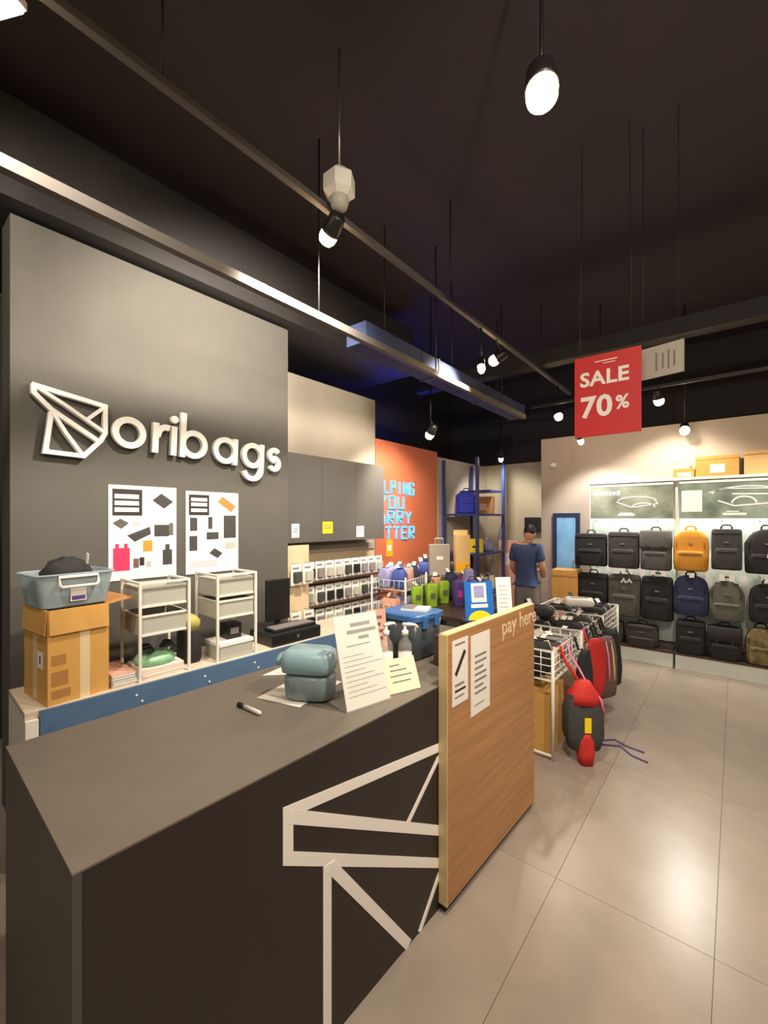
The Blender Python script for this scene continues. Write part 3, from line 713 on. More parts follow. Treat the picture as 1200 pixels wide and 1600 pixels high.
ls = thing('added_blue_strip', 'added hidden blue light strip on top of the orange wall', 'light strip', (-3.597,4.2,2.671)); box('channel', (-.02,0,0), (.02,1.35,.012), 'steel', ls); box('diffuser', (-.014,.01,.0121), (.014,1.34,.02), mat('added_blue_glow',(30,70,255),.4,emit=60), ls)  # hidden strip added to throw blue light onto ceiling and trunking

# ------------------------------------------------------------------ mid-floor displays
tb = thing('display_table', 'dark brown display table behind the checkout counter', 'table', (-2.12,3.65,0))
box('tabletop', (-.40,-.45,.79), (.40,.45,.825), 'table_brown', tb, .003)
for sx in (-1,1):
    for sy in (-1,1): box('leg', (sx*.36-.025,sy*.41-.025,0), (sx*.36+.025,sy*.41+.025,.7895), 'black_metal', tb)
def boxy(name, label, cat, loc, rz, s, m, group=None, taper=.92, rnd=.35, topm=None):
    t = thing(name, label, cat, loc, rz, group)
    bm = bmesh.new(); loft(bm, [sup(0,0,z*s[2],s[0]/2*a,s[1]/2*a,rnd,20) for z,a in [(0,.9),(.04,1),(.8,1),(.95,taper),(1,taper*.8)]]); finish(bm, 'bag_body', m, t, True)
    box('front_label', (-s[0]*.25,-s[1]/2-.002,s[2]*.35), (s[0]*.25,-s[1]/2-.0005,s[2]*.6), topm or 'white', t)
    bm = bmesh.new(); T(bm, [(-.03,0,s[2]-.004),(-.025,0,s[2]+.03),(.025,0,s[2]+.03),(.03,0,s[2]-.004)], .004, 6); finish(bm, 'carry_loop', 'black_cloth', t, True)
    return t
for i, (x,y) in enumerate([(-2.33,3.36),(-2.24,3.47),(-2.33,3.59),(-2.24,3.69)]):
    boxy('lime_pouch', 'lime green patterned pouch standing on the brown display table', 'pouch', (x,y,.8255), R(60), (.10,.07,.20+.02*(i%2)), 'lime', 'lime pouches on the display table', .95, .3, 'olive_cloth')
for i, (x,y,m) in enumerate([(-2.06,3.66,'purple'),(-1.96,3.74,'purple'),(-1.86,3.84,'purple'),(-2.05,3.85,'lilac')]):
    boxy('purple_pouch' if m=='purple' else 'lilac_pouch', 'deep purple pouch standing on the brown display table' if m=='purple' else 'pale lilac pouch behind the purple pouches on the display table', 'pouch', (x,y,.8255), R(60), (.10,.08,.25 if m=='purple' else .34), m, 'purple pouches on the display table' if m=='purple' else None, .85, .5, 'magenta')
wr = thing('wire_display', 'white wire display rack with two tiers in front of the orange wall', 'display rack', (-2.85,3.78,0), R(10))
for sx in (-1,1):
    for sy in (-1,1): tube('leg', [(sx*.20,sy*.26,0),(sx*.20,sy*.26,1.06)], .010, 'white_metal', wr, 8)
for z in (.66,.92):
    bm = bmesh.new()
    for zz in (z,z+.10): T(bm, [(-.19,-.25,zz),(.19,-.25,zz),(.19,.25,zz),(-.19,.25,zz)], .006, 6, True)
    for k in range(9): T(bm, [(.19,-.24+k*.06,z),(.19,-.24+k*.06,z+.10)], .003, 5); T(bm, [(-.19,-.24+k*.06,z),(.19,-.24+k*.06,z)], .003, 5)
    for k in range(7): T(bm, [(-.18+k*.06,-.25,z),(-.18+k*.06,-.25,z+.10)], .003, 5)
    finish(bm, 'wire_basket', 'white_metal', wr, True)
    o = box('clear_front', (.197,-.25,z+.008), (.20,.25,z+.096), 'clear', wr)
def soft(name, label, cat, loc, rz, s, m, group=None, seed=0, rot=None):
    rg = random.Random(seed); t = thing(name, label, cat, loc, rz, group)
    bm = bmesh.new(); loft(bm, [sup(0,0,z*s[2],s[0]/2*a,s[1]/2*a,.42,18) for z,a in [(0,.8),(.10,.95),(.5,1),(.85,.93),(1,.72)]])
    for v in bm.verts: v.co += Vector((rg.uniform(-1,1)*s[0]*.03, rg.uniform(-1,1)*s[1]*.04, (rg.uniform(-.6,1) if v.co.z > s[2]*.3 else rg.uniform(0,.4))*s[2]*.09))
    finish(bm, 'pouch_body', m, t, True)
    box('zipper', (-s[0]*.3,-.004,s[2]*1.0), (s[0]*.3,.004,s[2]*1.07), 'ink', t)
    bm = bmesh.new(); T(bm, [(s[0]*.3,0,s[2]*1.03),(s[0]*.42,0,s[2]*1.08),(s[0]*.5,.01,s[2]*.8)], .004, 6); finish(bm, 'pull_cord', 'white', t, True)
    o = box('hang_tag', (-.022,-.001,0), (.022,.001,.06), 'white' if m != 'white' else 'ink', t); o.location = (rg.uniform(-.25,.1)*s[0],rg.uniform(-.1,.3)*s[1],s[2]*1.02); o.rotation_euler = (R(rg.uniform(-70,-30)),0,R(rg.uniform(-30,60)))
    return t
nm_ = {'lilac':'lilac','blue_pouch':'blue','navy_cloth':'dark navy','salmon':'salmon pink'}
for i,(dx,dy,m) in enumerate([(-.085,-.16,'lilac'),(.085,-.16,'blue_pouch'),(-.085,.0,'lilac'),(.085,.0,'salmon'),(.085,.16,'navy_cloth'),(-.085,.16,'blue_pouch')]):
    soft('zip_pouch', nm_[m]+' zip pouch on the upper tier of the white wire rack', 'pouch', (-2.85+dx*.985-dy*.17,3.78+dx*.17+dy*.985,.927), R(10), (.14,.13,.20), m, 'zip pouches on the upper wire tier', i)
for i,(dx,dy,m) in enumerate([(-.02,-.16,'salmon'),(.03,.0,'lilac'),(.0,.16,'navy_cloth')]):
    soft('zip_pouch', nm_[m]+' zip pouch on the lower tier of the white wire rack', 'pouch', (-2.85+dx*.985-dy*.17,3.78+dx*.17+dy*.985,.667), R(10), (.2,.13,.15), m, 'zip pouches on the lower wire tier', i+10)
for k,(x,y,h,m,cn) in enumerate([(-2.43,3.86,.22,'salmon','salmon pink'),(-2.31,3.95,.26,'navy_cloth','navy'),(-2.17,4.00,.24,'magenta','magenta'),(-1.95,4.00,.20,'pale_yellow','cream'),(-2.42,3.50,.17,'olive_cloth','olive grey')]):
    soft('zip_pouch', cn+' zip pouch standing on the brown display table', 'pouch', (x,y,.8255), R(55), (.12,.10,h), m, None, 60+k)
lc = thing('low_cabinet', 'low dark cabinet in front of the orange wall', 'cabinet', (-2.85,4.62,0))
box('cabinet_body', (-.30,-.38,0), (.30,.38,1.0), 'wall_black', lc, .003)
for s in (-1,1): o = box('door', (.3002,s*.19-.185,.05), (.314,s*.19+.185,.96), 'bulk_black', lc, .002); box('handle', (.3145,s*.03-.006,.5), (.33,s*.03+.006,.62), 'steel', o)
for k,(x,y,h,m,cn) in enumerate([(-2.92,4.36,.14,'blue_pouch','blue'),(-2.98,4.56,.16,'navy_cloth','navy'),(-2.74,4.60,.12,'grey_cloth','grey')]):
    soft('zip_pouch', 'small '+cn+' zip pouch on top of the low dark cabinet', 'pouch', (x,y,1.0005), R(40), (.16,.12,h), m, None, 80+k)
gb = thing('gift_bag', 'grey paper bag with white mark on the low cabinet', 'bag', (-2.72,4.38,1.0005), R(45))
box('bag_body', (-.12,-.04,0), (.12,.04,.36), 'panel_grey', gb, .003); box('print', (-.04,-.0408,.18), (.04,-.0402,.22), 'white', gb)
bm = bmesh.new(); T(bm, [(-.05,0,.36),(-.045,0,.43),(.045,0,.43),(.05,0,.36)], .004, 6); finish(bm, 'bag_handle', 'white', gb, True)
tbx = thing('tan_carton', 'tall tan carton standing on the low cabinet beside the grey paper bag', 'box', (-2.64,4.78,1.0005), R(42)); box('carton', (-.09,-.06,0), (.09,.06,.46), 'tan_board', tbx, .002); box('front_band', (-.09,-.0612,.02), (.09,-.0603,.12), 'orange_yellow', tbx); box('lid_flap', (-.09,.0565,.4602), (.09,.0605,.52), 'tan_board', tbx)
# blue shelf rack by the left wall
rk = thing('shelf_rack', 'tall blue metal shelf rack in the far left corner', 'shelf rack', (-3.16,6.12,0))
for sx in (-1,1):
    for sy in (-1,1): box('post', (sx*.28-.02,sy*.45-.02,0), (sx*.28+.02,sy*.45+.02,2.55), 'blue_rack', rk)
for z in (.55,1.16,1.74,2.10):
    if z == 2.10: box('shelf', (-.26,.02,z-.02), (.26,.43,z+.01), 'blue_rack', rk)
    else: box('shelf', (-.30,-.429,z-.03), (.30,.429,z), 'blue_rack', rk)
tube('brace', [(.28,-.45,.2),(.28,.45,1.7)], .006, 'blue_rack', rk, 6)

# ------------------------------------------------------------------ backpacks
def backpack(name, label, loc, w, h, d, m, style='round', rz=0, scale=1, group=None, accent='ink', cat='backpack'):
    t = thing(name, label, cat, loc, rz, group)
    hw, hd = w/2, d/2
    prof = {'round':[(0,.84),(.03,.96),(.2,1),(.65,1),(.82,.93),(.93,.74),(.985,.45),(1,.2)],
            'square':[(0,.92),(.03,.99),(.2,1),(.7,1),(.93,.99),(.985,.93),(1,.85)],
            'peak':[(0,.9),(.03,.98),(.3,1),(.68,1),(.85,.78),(.95,.5),(1,.25)],
            'case':[(0,.9),(.04,.98),(.5,1),(.95,.98),(1,.9)],
            'flap':[(0,.9),(.03,.98),(.2,1),(.7,1),(.95,.98),(1,.9)]}[style]
    bm = bmesh.new(); loft(bm, [sup(0,0,z*h,hw*a,hd*(.6+.4*a),.38,28) for z,a in prof]); finish(bm, 'bag_body', m, t, True)
    ph = {'round':.46,'square':.5,'peak':.42,'case':.40,'flap':.45}[style]*h
    bm = bmesh.new(); loft(bm, [sup(0,-hd-.005,.03*h+z*ph,hw*.78*a,.035*(.55+.45*a),.4,24) for z,a in [(0,.85),(.06,1),(.8,1),(.95,.93),(1,.8)]]); fp = finish(bm, 'front_pocket', m, t, True)
    zp = .03*h+ph*.86
    tube('pocket_zipper', [(-hw*.74,-hd-.024,zp),(-hw*.6,-hd-.042,zp),(0,-hd-.0425,zp),(hw*.6,-hd-.042,zp),(hw*.74,-hd-.024,zp)], .0035, 'ink', fp, 5)
    # main zipper arc
    if style in ('round','peak'):
        pts = [(x*hw*.80, -hd*(.93 if z < .8 else .75)-.002, h*z) for x, z in [(-1,.56),(-1,.70),(-.85,.82),(-.5,.905),(0,.93),(.5,.905),(.85,.82),(1,.70),(1,.56)]]
        tube('main_zipper', pts, .004, accent, t, 5)
    elif style in ('square','case'):
        tube('main_zipper', [(-hw*.97,-hd*.7,h*.90),(-hw*.8,-hd-.001,h*.90),(hw*.8,-hd-.001,h*.90),(hw*.97,-hd*.7,h*.90)], .004, accent, t, 5)
    else:
        fb = bmesh.new(); loft(fb, [sup(0,-.01,z,hw*a,hd*1.12*a,.38,28) for z,a in [(h*.56,.98),(h*.60,1.03),(h*.97,1.02),(h*1.012,.9)]]); fo = finish(fb, 'top_flap', m, t, True)
        for s in (-1,1): box('buckle', (s*hw*.45-.012,-hd*1.12-.026,h*.5), (s*hw*.45+.012,-hd*1.12-.012,h*.62), 'black_plastic', fo, .002)
    top = h*1.0
    bm = bmesh.new(); T(bm, [(-.045,.01,top-.02),(-.045,.01,top+.02),(-.03,.01,top+.042),(.03,.01,top+.042),(.045,.01,top+.02),(.045,.01,top-.02)], .008, 8); finish(bm, 'top_handle', 'black_cloth' if m != 'ochre_cloth' else m, t, True)
    for s in (-1,1):
        bm = bmesh.new(); T(bm, [(s*hw*.5,hd*.8,h*.93),(s*hw*.62,hd+.045,h*.75),(s*hw*.66,hd+.05,h*.4),(s*hw*.8,hd*.7,h*.1)], .016, 8, sx=1.4, sy=.5); finish(bm, 'shoulder_strap', 'black_cloth', t, True)
    box('brand_patch', (-.02,-hd*1.0-.0005 - (.012 if style=='flap' else .0),h*.66), (.02,-hd*1.0-.006-(.012 if style=='flap' else 0),h*.69), 'ink_grey', t)
    return t
backpack('blue_backpack', 'bright blue backpack on the blue rack shelf', (-3.18,5.90,1.741), .30,.34,.15, mat('bright_blue',(40,60,200),.6), 'round', R(30))
ob = thing('tan_carton', 'orange brown carton on the blue rack shelf', 'box', (-3.10,6.33,1.7405), R(20)); box('carton', (-.15,-.12,0), (.15,.12,.27), 'cardboard_dark', ob, .002); box('label', (-.08,-.1212,.06), (.06,-.1203,.16), 'salmon', ob); box('tape_strip', (-.02,-.12,.2701), (.02,.12,.2708), 'tape', ob)
ys = thing('yellow_box', 'bright yellow printed box on the blue rack', 'box', (-3.06,5.92,1.1605), R(45)); box('carton', (-.12,-.07,0), (.12,.07,.20), 'yellow', ys, .002); box('print', (-.05,-.0712,.07), (.06,-.0703,.10), 'ink', ys)
soft('white_pouch', 'white and blue pouch beside the yellow box on the rack', 'pouch', (-3.02,6.30,1.1625), R(40), (.16,.14,.16), 'lilac', None, 33)
for k in range(5): soft('cream_pouch', 'small cream pouch on the low shelf of the blue rack', 'pouch', (-3.30+.0*k if k<0 else -3.0,5.80+k*.14,.5505), R(45), (.11,.11,.22), 'pale_yellow', 'cream pouches on the blue rack', 40+k)

# gondola backpack display
gd = thing('backpack_display', 'white two bay backpack display stand along the grey wall', 'display stand', (-.53,6.05,0))
for (x0,x1) in [(-.92,-.012),(.012,1.55)]:
    box('back_panel', (x0,.10,.20), (x1,.13,1.66), 'mint', gd)
    box('plinth', (x0,-.30,0), (x1,.13,.16), 'mint', gd, .003)
    box('base_deck', (x0,-.31,.1605), (x1,.0995,.185), 'table_brown', gd, .002)
for (x0,x1) in [(-.935,-.922),(-.0115,.0115),(1.552,1.565)]: box('upright', (x0,-.02,0.19), (x1,.13,2.10), 'white_metal', gd)
for (x0,x1,m,nm2) in [(-.918,-.03,'header','header_panel'),(.03,1.548,'header2','header_panel')]:
    hp = box(nm2, (x0,-.06,1.665), (x1,-.03,2.06), m, gd)
    box('frame_strip', (x0,-.065,2.0605), (x1,.10,2.085), 'white_metal', hp)
    box('strip_light', (x0+.02,-.025,1.650), (x1-.02,.02,1.662), mat('strip_glow',(238,248,240),.4,emit=13), hp)
    box('frame_strip', (x0,-.062,1.655), (x1,-.028,1.6645), 'white_metal', hp)
for k in range(7): box('lettering', (-.885+k*.045,-.0612,1.955+.004*(k%2)), (-.853+k*.045,-.0604,2.008-.006*(k%3)), 'mint', gd)
for i,(x0,x1,z0,z1) in enumerate([(-.60,-.42,1.70,1.72),(-.58,-.44,1.725,1.735)]): box('print', (x0,-.0612,z0), (x1,-.0604,z1), 'mint', gd)
for i,(x0,x1,z0,z1) in enumerate([(.42,.62,1.70,1.725),(.05,.24,1.74,1.98),(.45,.56,1.735,1.745)]): box('print', (x0,-.0612,z0), (x1,-.0604,z1), 'mint', gd)
# drawings of gear on the header panels
def hp_line(pts, w, m='mint'):
    o = stroke('print', [(pts, False)], w, .0604, .0612, m, gd); o.rotation_euler = FACE_MY
hp_line(arc(-.40,1.86,.22,20,160,14,.07), .008); hp_line([(-.62,1.87),(-.45,1.80),(-.18,1.84),(-.22,1.90)], .008); hp_line(arc(-.33,1.80,.12,0,180,10,.05), .01)
hp_line(arc(.62,1.92,.30,10,170,14,.09), .012); hp_line([(.38,1.86),(.52,1.80),(.86,1.83),(.80,1.92),(.5,1.93)], .014); hp_line(arc(.60,1.83,.10,0,180,10,.07), .016); hp_line([(.3,1.95),(.45,1.99),(.8,1.98),(1.1,1.96)], .01)
for x in (-.80,-.48,-.16,.14,.42,.72,1.02):
    for z in (1.625,1.055): bm = bmesh.new(); T(bm, [(x,.10,z),(x,-.05,z),(x,-.26,z-.0),(x,-.27,z+.02)], .004, 6); finish(bm, 'hook', 'steel', gd, True)
for x in (-.66,-.58,-.5,-.42,-.30,-.2,-.1,.16,.42,.5,.60,.78,.9): 
    box('price_tag', (x-.022,-.30,1.015+random.uniform(-.01,.01)), (x+.022,-.297,1.07+random.uniform(-.01,.01)), 'white', gd)
YB = 5.86
# row one
backpack('laptop_bag', 'black square laptop bag at the blue door end of the top backpack row', (-1.41,YB,1.075), .37,.40,.12, 'black_cloth', 'square', 0)
backpack('backpack', 'dark grey boxy backpack with hanging loop beside the black laptop bag', (-1.045,YB,1.07), .33,.43,.13, 'charcoal_cloth', 'square', 0)
backpack('backpack', 'grey flecked flap backpack beside the ochre backpack', (-.715,YB,1.07), .31,.45,.13, 'grey_cloth', 'flap', 0)
backpack('backpack', 'ochre yellow backpack in the top row', (-.385,YB,1.085), .32,.45,.14, 'ochre_cloth', 'round', 0, accent='cardboard_dark')
backpack('backpack', 'black slim backpack with high pocket beside the ochre backpack', (-.075,YB,1.12), .26,.43,.13, 'charcoal_cloth', 'square', 0)
bb = backpack('backpack', 'large rounded black backpack with white hang tag', (.25,YB,1.10), .36,.45,.15, 'black_cloth', 'peak', 0)
prism('hang_tag', [(-.03,0),(.03,0),(.008,.10),(-.008,.10)], -.001, .001, 'white', bb, loc=(.02,-.13,.17), rot=FACE_MY)
backpack('backpack', 'dark olive backpack at the right end of the top row', (.66,YB,1.10), .34,.45,.14, 'olive_cloth', 'round', 0)
# row two
backpack('laptop_bag', 'black laptop bag below the other black laptop bag', (-1.38,YB,.60), .34,.38,.12, 'black_cloth', 'case', 0)
cb2 = backpack('backpack', 'mottled grey backpack with white logo in the second row', (-1.035,YB,.50), .34,.49,.13, 'grey_cloth', 'square', 0)
stroke('logo_mark', [([(-.055,0),(-.03,.045),(-.005,0)],False),([(.005,.005),(.03,.045),(.055,.005)],False)], .018, .0, .002, 'white', cb2, loc=(.03,-.068,.40), rot=FACE_MY)
backpack('backpack', 'plain black backpack in the second row below the flecked flap backpack', (-.70,YB,.50), .31,.49,.13, 'black_cloth', 'square', 0)
backpack('backpack', 'navy blue backpack below the ochre backpack', (-.385,YB,.60), .32,.43,.13, 'navy_cloth', 'round', 0)
backpack('backpack', 'grey peaked backpack beside the navy backpack', (-.075,YB,.585), .30,.41,.13, 'olive_cloth', 'peak', 0)
backpack('backpack', 'rounded black backpack beside the grey peaked backpack', (.26,YB,.605), .31,.39,.13, 'black_cloth', 'round', 0)
backpack('backpack', 'charcoal backpack at the right end of the second row', (.64,YB,.59), .33,.44,.13, 'charcoal_cloth', 'square', 0)
# bottom row standing on the deck
for x, l in ((-1.20,'low dark grey duffel bag on the deck below the mottled grey backpack'),(-.85,'low dark grey duffel bag on the deck below the plain black backpack')): backpack('duffel_bag', l, (x,YB-.02,.186), .33,.24,.16, 'charcoal_cloth', 'case', 0, cat='bag')
backpack('backpack', 'black upright backpack standing on the display deck below the navy backpack', (-.385,YB-.02,.186), .27,.35,.15, 'black_cloth', 'square', 0)
backpack('backpack', 'dark olive black backpack standing on the deck between black and camouflage bags', (-.09,YB-.02,.186), .29,.33,.15, 'black_cloth', 'flap', 0)
backpack('backpack', 'yellow brown camouflage bag standing on the display deck', (.20,YB-.02,.186), .24,.36,.15, 'camo_cloth', 'round', 0)
backpack('backpack', 'dark red bag standing on the display deck', (.47,YB-.02,.186), .26,.34,.15, mat('maroon',(110,34,30),.8), 'round', 0)
# cartons on top
def carton(label, x, y, z, s, lab=True, rz=0, m='cardboard'):
    t = thing('carton', label, 'box', (x,y,z), rz)
    box('carton_body', (-s[0]/2,-s[1]/2,0), (s[0]/2,s[1]/2,s[2]), m, t, .002)
    box('packing_tape', (-s[0]/2,-.025,s[2]+.0003), (s[0]/2,.025,s[2]+.001), 'tape', t)
    box('packing_tape', (-s[0]*.5,-s[1]/2-.0010,s[2]*.82), (s[0]*.5,-s[1]/2-.0003,s[2]*.86), 'cardboard_dark', t)
    if lab: box('shipping_label', (-.06,-s[1]/2-.0012,s[2]*.2), (.07,-s[1]/2-.0003,s[2]*.6), 'paper', t)
tp_ = thing('top_shelf', 'white shelf board on top of the backpack display', 'shelf', (-.53,6.10,2.101)); box('board', (-.935,-.12,0), (1.565,.095,.018), 'white_metal', tp_, .002); box('lip', (-.935,-.124,.0), (1.565,-.1205,.03), 'white_metal', tp_)
carton('small open carton with pale wrapping on the display top', -.46, 6.09, 2.1195, (.20,.19,.11))
soft('wrapped_parcel', 'small yellow wrapped parcel on the small open carton', 'parcel', (-.46,6.09,2.2315), 0, (.14,.12,.06), 'pale_yellow', None, 71)
carton('medium brown carton with white shipping label on the display top', -.16, 6.09, 2.1195, (.38,.19,.235))
carton('large plain cardboard carton on the display top', .29, 6.09, 2.1195, (.44,.19,.26), False, 0, 'tan_board')
# blue framed door panel
bd = thing('blue_door', 'narrow blue framed glass door panel in the grey wall', 'door', (-1.80,6.195,0))
box('door_frame', (-.175,-.04,0), (-.125,-.002,1.74), 'blue_frame', bd, .002); box('door_frame', (.125,-.04,0), (.175,-.002,1.74), 'blue_frame', bd, .002); box('door_frame', (-.1245,-.04,1.69), (.1245,-.002,1.74), 'blue_frame', bd, .002)
dg = box('glass', (-.1245,-.025,.01), (.1245,-.015,1.6895), 'blue_glass', bd); box('door_handle', (.09,-.05,.95), (.105,-.0255,1.10), 'steel', dg)
sn = thing('wall_sensor', 'small round white sensor on the grey wall', 'sensor', (-1.98,6.198,2.41), rot=(R(90),0,0)); lathe('dome', [(.045,0),(.045,.02),(.03,.045),(.01,.055)], 'white_plastic', sn, 16); lathe('ring', [(.055,0),(.055,.008)], 'mesh_grey', sn, 16)
sp = thing('wall_speaker', 'square black speaker on the far beige wall', 'speaker', (-2.64,7.255,1.45)); box('speaker_case', (-.125,-.10,0), (.125,0,.24), 'black_plastic', sp, .004); bm = bmesh.new(); T(bm, [(0,-.1005,.12),(0,-.104,.12)], .08, 16); finish(bm, 'grille', 'black_metal', sp)
pb = thing('pale_box', 'pale pink box leaning near the far beige wall', 'box', (-2.95,6.95,0), R(20)); box('carton', (-.16,-.1,0), (.16,.1,1.30), 'salmon', pb, .003); box('label', (-.08,-.1012,.9), (.08,-.1003,1.1), 'paper', pb)
for k, (z, l) in enumerate([(0,'brown carton on the floor under another carton beside the blue door'),(.5005,'brown carton on top of another carton beside the blue door')]): carton(l, -1.72, 5.93, z, (.32,.30,.50), False, R(4*k), 'cardboard')

# ------------------------------------------------------------------ white wire bins
def wirebin(label, y0, y1):
    t = thing('wire_bin', label, 'wire bin', (-1.29,(y0+y1)/2,0))
    hx, hy = .32, (y1-y0)/2; zt, zb_ = .745, .545
    for sx in (-1,1):
        for sy in (-1,1): tube('leg', [(sx*hx,sy*hy*.985,.0),(sx*hx,sy*hy*.985,zt+.005)], .012, 'white_metal', t, 8)
    bm = bmesh.new()
    for z in (zt,zb_): T(bm, [(-hx,-hy,z),(hx,-hy,z),(hx,hy,z),(-hx,hy,z)], .009, 8, True)
    finish(bm, 'rim', 'white_metal', t, True)
    for sx in (-1,1):
        bm = bmesh.new(); n = 9
        for k in range(1,n): T(bm, [(sx*hx,-hy+2*hy*k/n,zb_),(sx*hx,-hy+2*hy*k/n,zt)], .0035, 5)
        for z in (.595,.645,.695): T(bm, [(sx*hx,-hy,z),(sx*hx,hy,z)], .0035, 5)
        finish(bm, 'wire_side', 'white_metal', t, True)
    for sy in (-1,1):
        bm = bmesh.new(); n = 8
        for k in range(1,n): T(bm, [(-hx+2*hx*k/n,sy*hy,zb_),(-hx+2*hx*k/n,sy*hy,zt)], .0035, 5)
        for z in (.595,.645,.695): T(bm, [(-hx,sy*hy,z),(hx,sy*hy,z)], .0035, 5)
        finish(bm, 'wire_side', 'white_metal', t, True)
    bm = bmesh.new()
    for k in range(10): T(bm, [(-hx,-hy+2*hy*k/9,zb_),(hx,-hy+2*hy*k/9,zb_)], .0035, 5)
    for k in range(8): T(bm, [(-hx+2*hx*k/7,-hy,zb_),(-hx+2*hx*k/7,hy,zb_)], .0035, 5)
    finish(bm, 'wire_base', 'white_metal', t, True)
    bm = bmesh.new(); T(bm, [(-hx,-hy*.985,.03),(hx,-hy*.985,.03)], .009, 8); finish(bm, 'foot_bar', 'white_metal', t, True)
    return t
wirebin('white wire bin on legs next to the wood panel end of the counter', 3.02,3.70)
wirebin('white wire bin on legs in the middle of the three bins', 3.725,4.405)
wirebin('white wire bin on legs nearest the backpack display', 4.43,5.11)
rg = random.Random(5)
bins = [(3.36,'the wire bin beside the counter'),(4.065,'the middle wire bin'),(4.77,'the far wire bin')]
cols = [('black_cloth','black'),('charcoal_cloth','charcoal'),('black_cloth','black'),('white','white'),('black_cloth','black'),('ink_grey','grey'),('salmon','salmon pink'),('black_cloth','black'),('charcoal_cloth','charcoal')]
for bi, (yc, wh) in enumerate(bins):
    for k in range(8):
        gx, gy = k % 2, k//2
        m, cn = cols[(k*2+bi*3) % 9]
        soft('soft_pouch', cn+' soft pouch heaped in '+wh, 'pouch', (-1.44+gx*.29+rg.uniform(-.01,.01), yc-.248+gy*.165, .552), R(rg.uniform(-7,7)) , (.26,.135,rg.uniform(.13,.23)), m, cn+' pouches in '+wh, 100+bi*10+k)
for k,(x,y,z,m,cn) in enumerate([(-1.42,3.30,.80,'black_cloth','black'),(-1.40,3.95,.79,'black_cloth','black'),(-1.22,4.6,.79,'white','white')]):
    soft('folded_bag', cn+' folded bag on top of the pouches in '+bins[k][1], 'bag', (x,y,z), R(12*k), (.28,.20,.075), m, None, 150+k)
# carton under the first bin
uc = thing('carton', 'tall brown carton under the wire bin beside the counter', 'box', (-1.17,3.24,0)); box('carton_body', (-.17,-.16,0), (.16,.16,.44), 'cardboard', uc, .002); box('corner_edge', (.1605,-.03,0), (.166,.0,.44), 'tan_board', uc); box('packing_tape', (-.03,-.1612,0), (.02,-.1603,.44), 'tape', uc)
soft('yellow_bag', 'yellow bag lying on the carton under the wire bin', 'bag', (-1.2,3.22,.4405), R(10), (.24,.2,.085), 'olive_yellow', None, 77)
# hanging bags
RIMX = -.961
def drawbag(label, loc, w, h, d, m, rz, prof, straps):
    """soft bag whose straps loop over the wire bin's front rim; straps = (x on the bag top, y on the rim, material)"""
    t = thing('drawstring_bag', label, 'bag', loc, rz)
    bm = bmesh.new(); loft(bm, [sup(0,0,z*h,w/2*a,d/2*b_,.6,22) for z,a,b_ in prof])
    r2 = random.Random(int(h*1000+w*77))
    for v in bm.verts: v.co += Vector((r2.uniform(-1,1)*.007, r2.uniform(-1,1)*.007, r2.uniform(-1,1)*.006))
    finish(bm, 'bag_body', m, t, True)
    inv = Matrix.Rotation(-rz, 3, 'Z')
    for x, yr, sm, r_ in straps:
        e = inv @ (Vector((RIMX, yr, .752))-Vector(loc)); e2 = inv @ (Vector((RIMX+.03, yr, .66))-Vector(loc))
        st = Vector((x, 0, h*.97))
        tube('strap', [st, st.lerp(e2,.5)+Vector((0,0,.01)), e2, e, inv @ (Vector((RIMX-.025, yr, .745))-Vector(loc))], r_, sm, t, 6)
    return t
ROUND = [(0,.5,.5),(.05,.82,.8),(.25,1,1),(.6,1,.95),(.82,.8,.78),(.94,.45,.45),(1,.3,.3)]
FLAT = [(0,.75,.6),(.05,.95,.9),(.3,1,1),(.7,.95,.85),(.92,.85,.6),(1,.7,.4)]
LEAF = [(0,.3,.5),(.06,.6,.8),(.3,.95,1),(.6,1,.8),(.9,.8,.5),(1,.6,.4)]
b1 = drawbag('round dark drawstring bag with red straps and yellow patch hanging low on the wire bin', (-.815,3.17,.075), .25,.46,.17, 'charcoal_cloth', R(35), ROUND, [(-.02,3.16,'red_cloth',.012),(.03,3.30,'pink',.007)])
bm = bmesh.new(); loft(bm, [sup(0,-.003,z,a,b_,.75,20) for z,a,b_ in [(.325,.112,.080),(.39,.098,.072),(.43,.066,.052),(.47,.046,.036)]]); finish(bm, 'gathered_top', 'red_cloth', b1, True)
box('yellow_patch', (-.022,-.094,.15), (.022,-.086,.25), 'yellow', b1, .002)
bm = bmesh.new(); loft(bm, [sup(0,-.045,z,a,.045,.6,16) for z,a in [(-.07,.045),(.0,.055),(.10,.05),(.14,.025)]]); finish(bm, 'red_tail', 'red_cloth', b1, True)
tube('side_cord', [(.05,-.02,.43),(.10,-.05,.36),(.125,-.05,.26)], .008, 'pink', b1, 6)
b5 = drawbag('small black bag hanging over the carton between the red straps', (-.885,3.50,.30), .15,.36,.08, 'black_cloth', R(70), LEAF, [(0,3.50,'black_cloth',.009)])
b2 = drawbag('bright red slim bag hanging from the side of the middle wire bin', (-.875,3.78,.22), .20,.47,.09, 'red_cloth', R(65), LEAF, [(-.03,3.75,'red_cloth',.012),(.03,3.82,'navy_cloth',.010)])
b3 = drawbag('brown bag with cream and pink stripes hanging beside the red slim bag', (-.86,4.00,.16), .24,.50,.13, 'brown_cloth', R(65), FLAT, [(-.04,3.97,'black_cloth',.012),(.05,4.06,'black_cloth',.012)])
for x, mm in ((-.07,'tape'),(-.02,'pink'),(.04,'tape')): tube('stripe', [(x,-.028,.475),(x,-.052,.38),(x*1.05,-.064,.25),(x*1.05,-.064,.15)], .008, mm, b3, 6)
b4 = drawbag('black bag hanging beside the striped brown bag', (-.87,4.27,.17), .22,.50,.12, 'black_cloth', R(65), FLAT, [(-.04,4.24,'black_cloth',.012),(.04,4.32,'black_cloth',.012)])
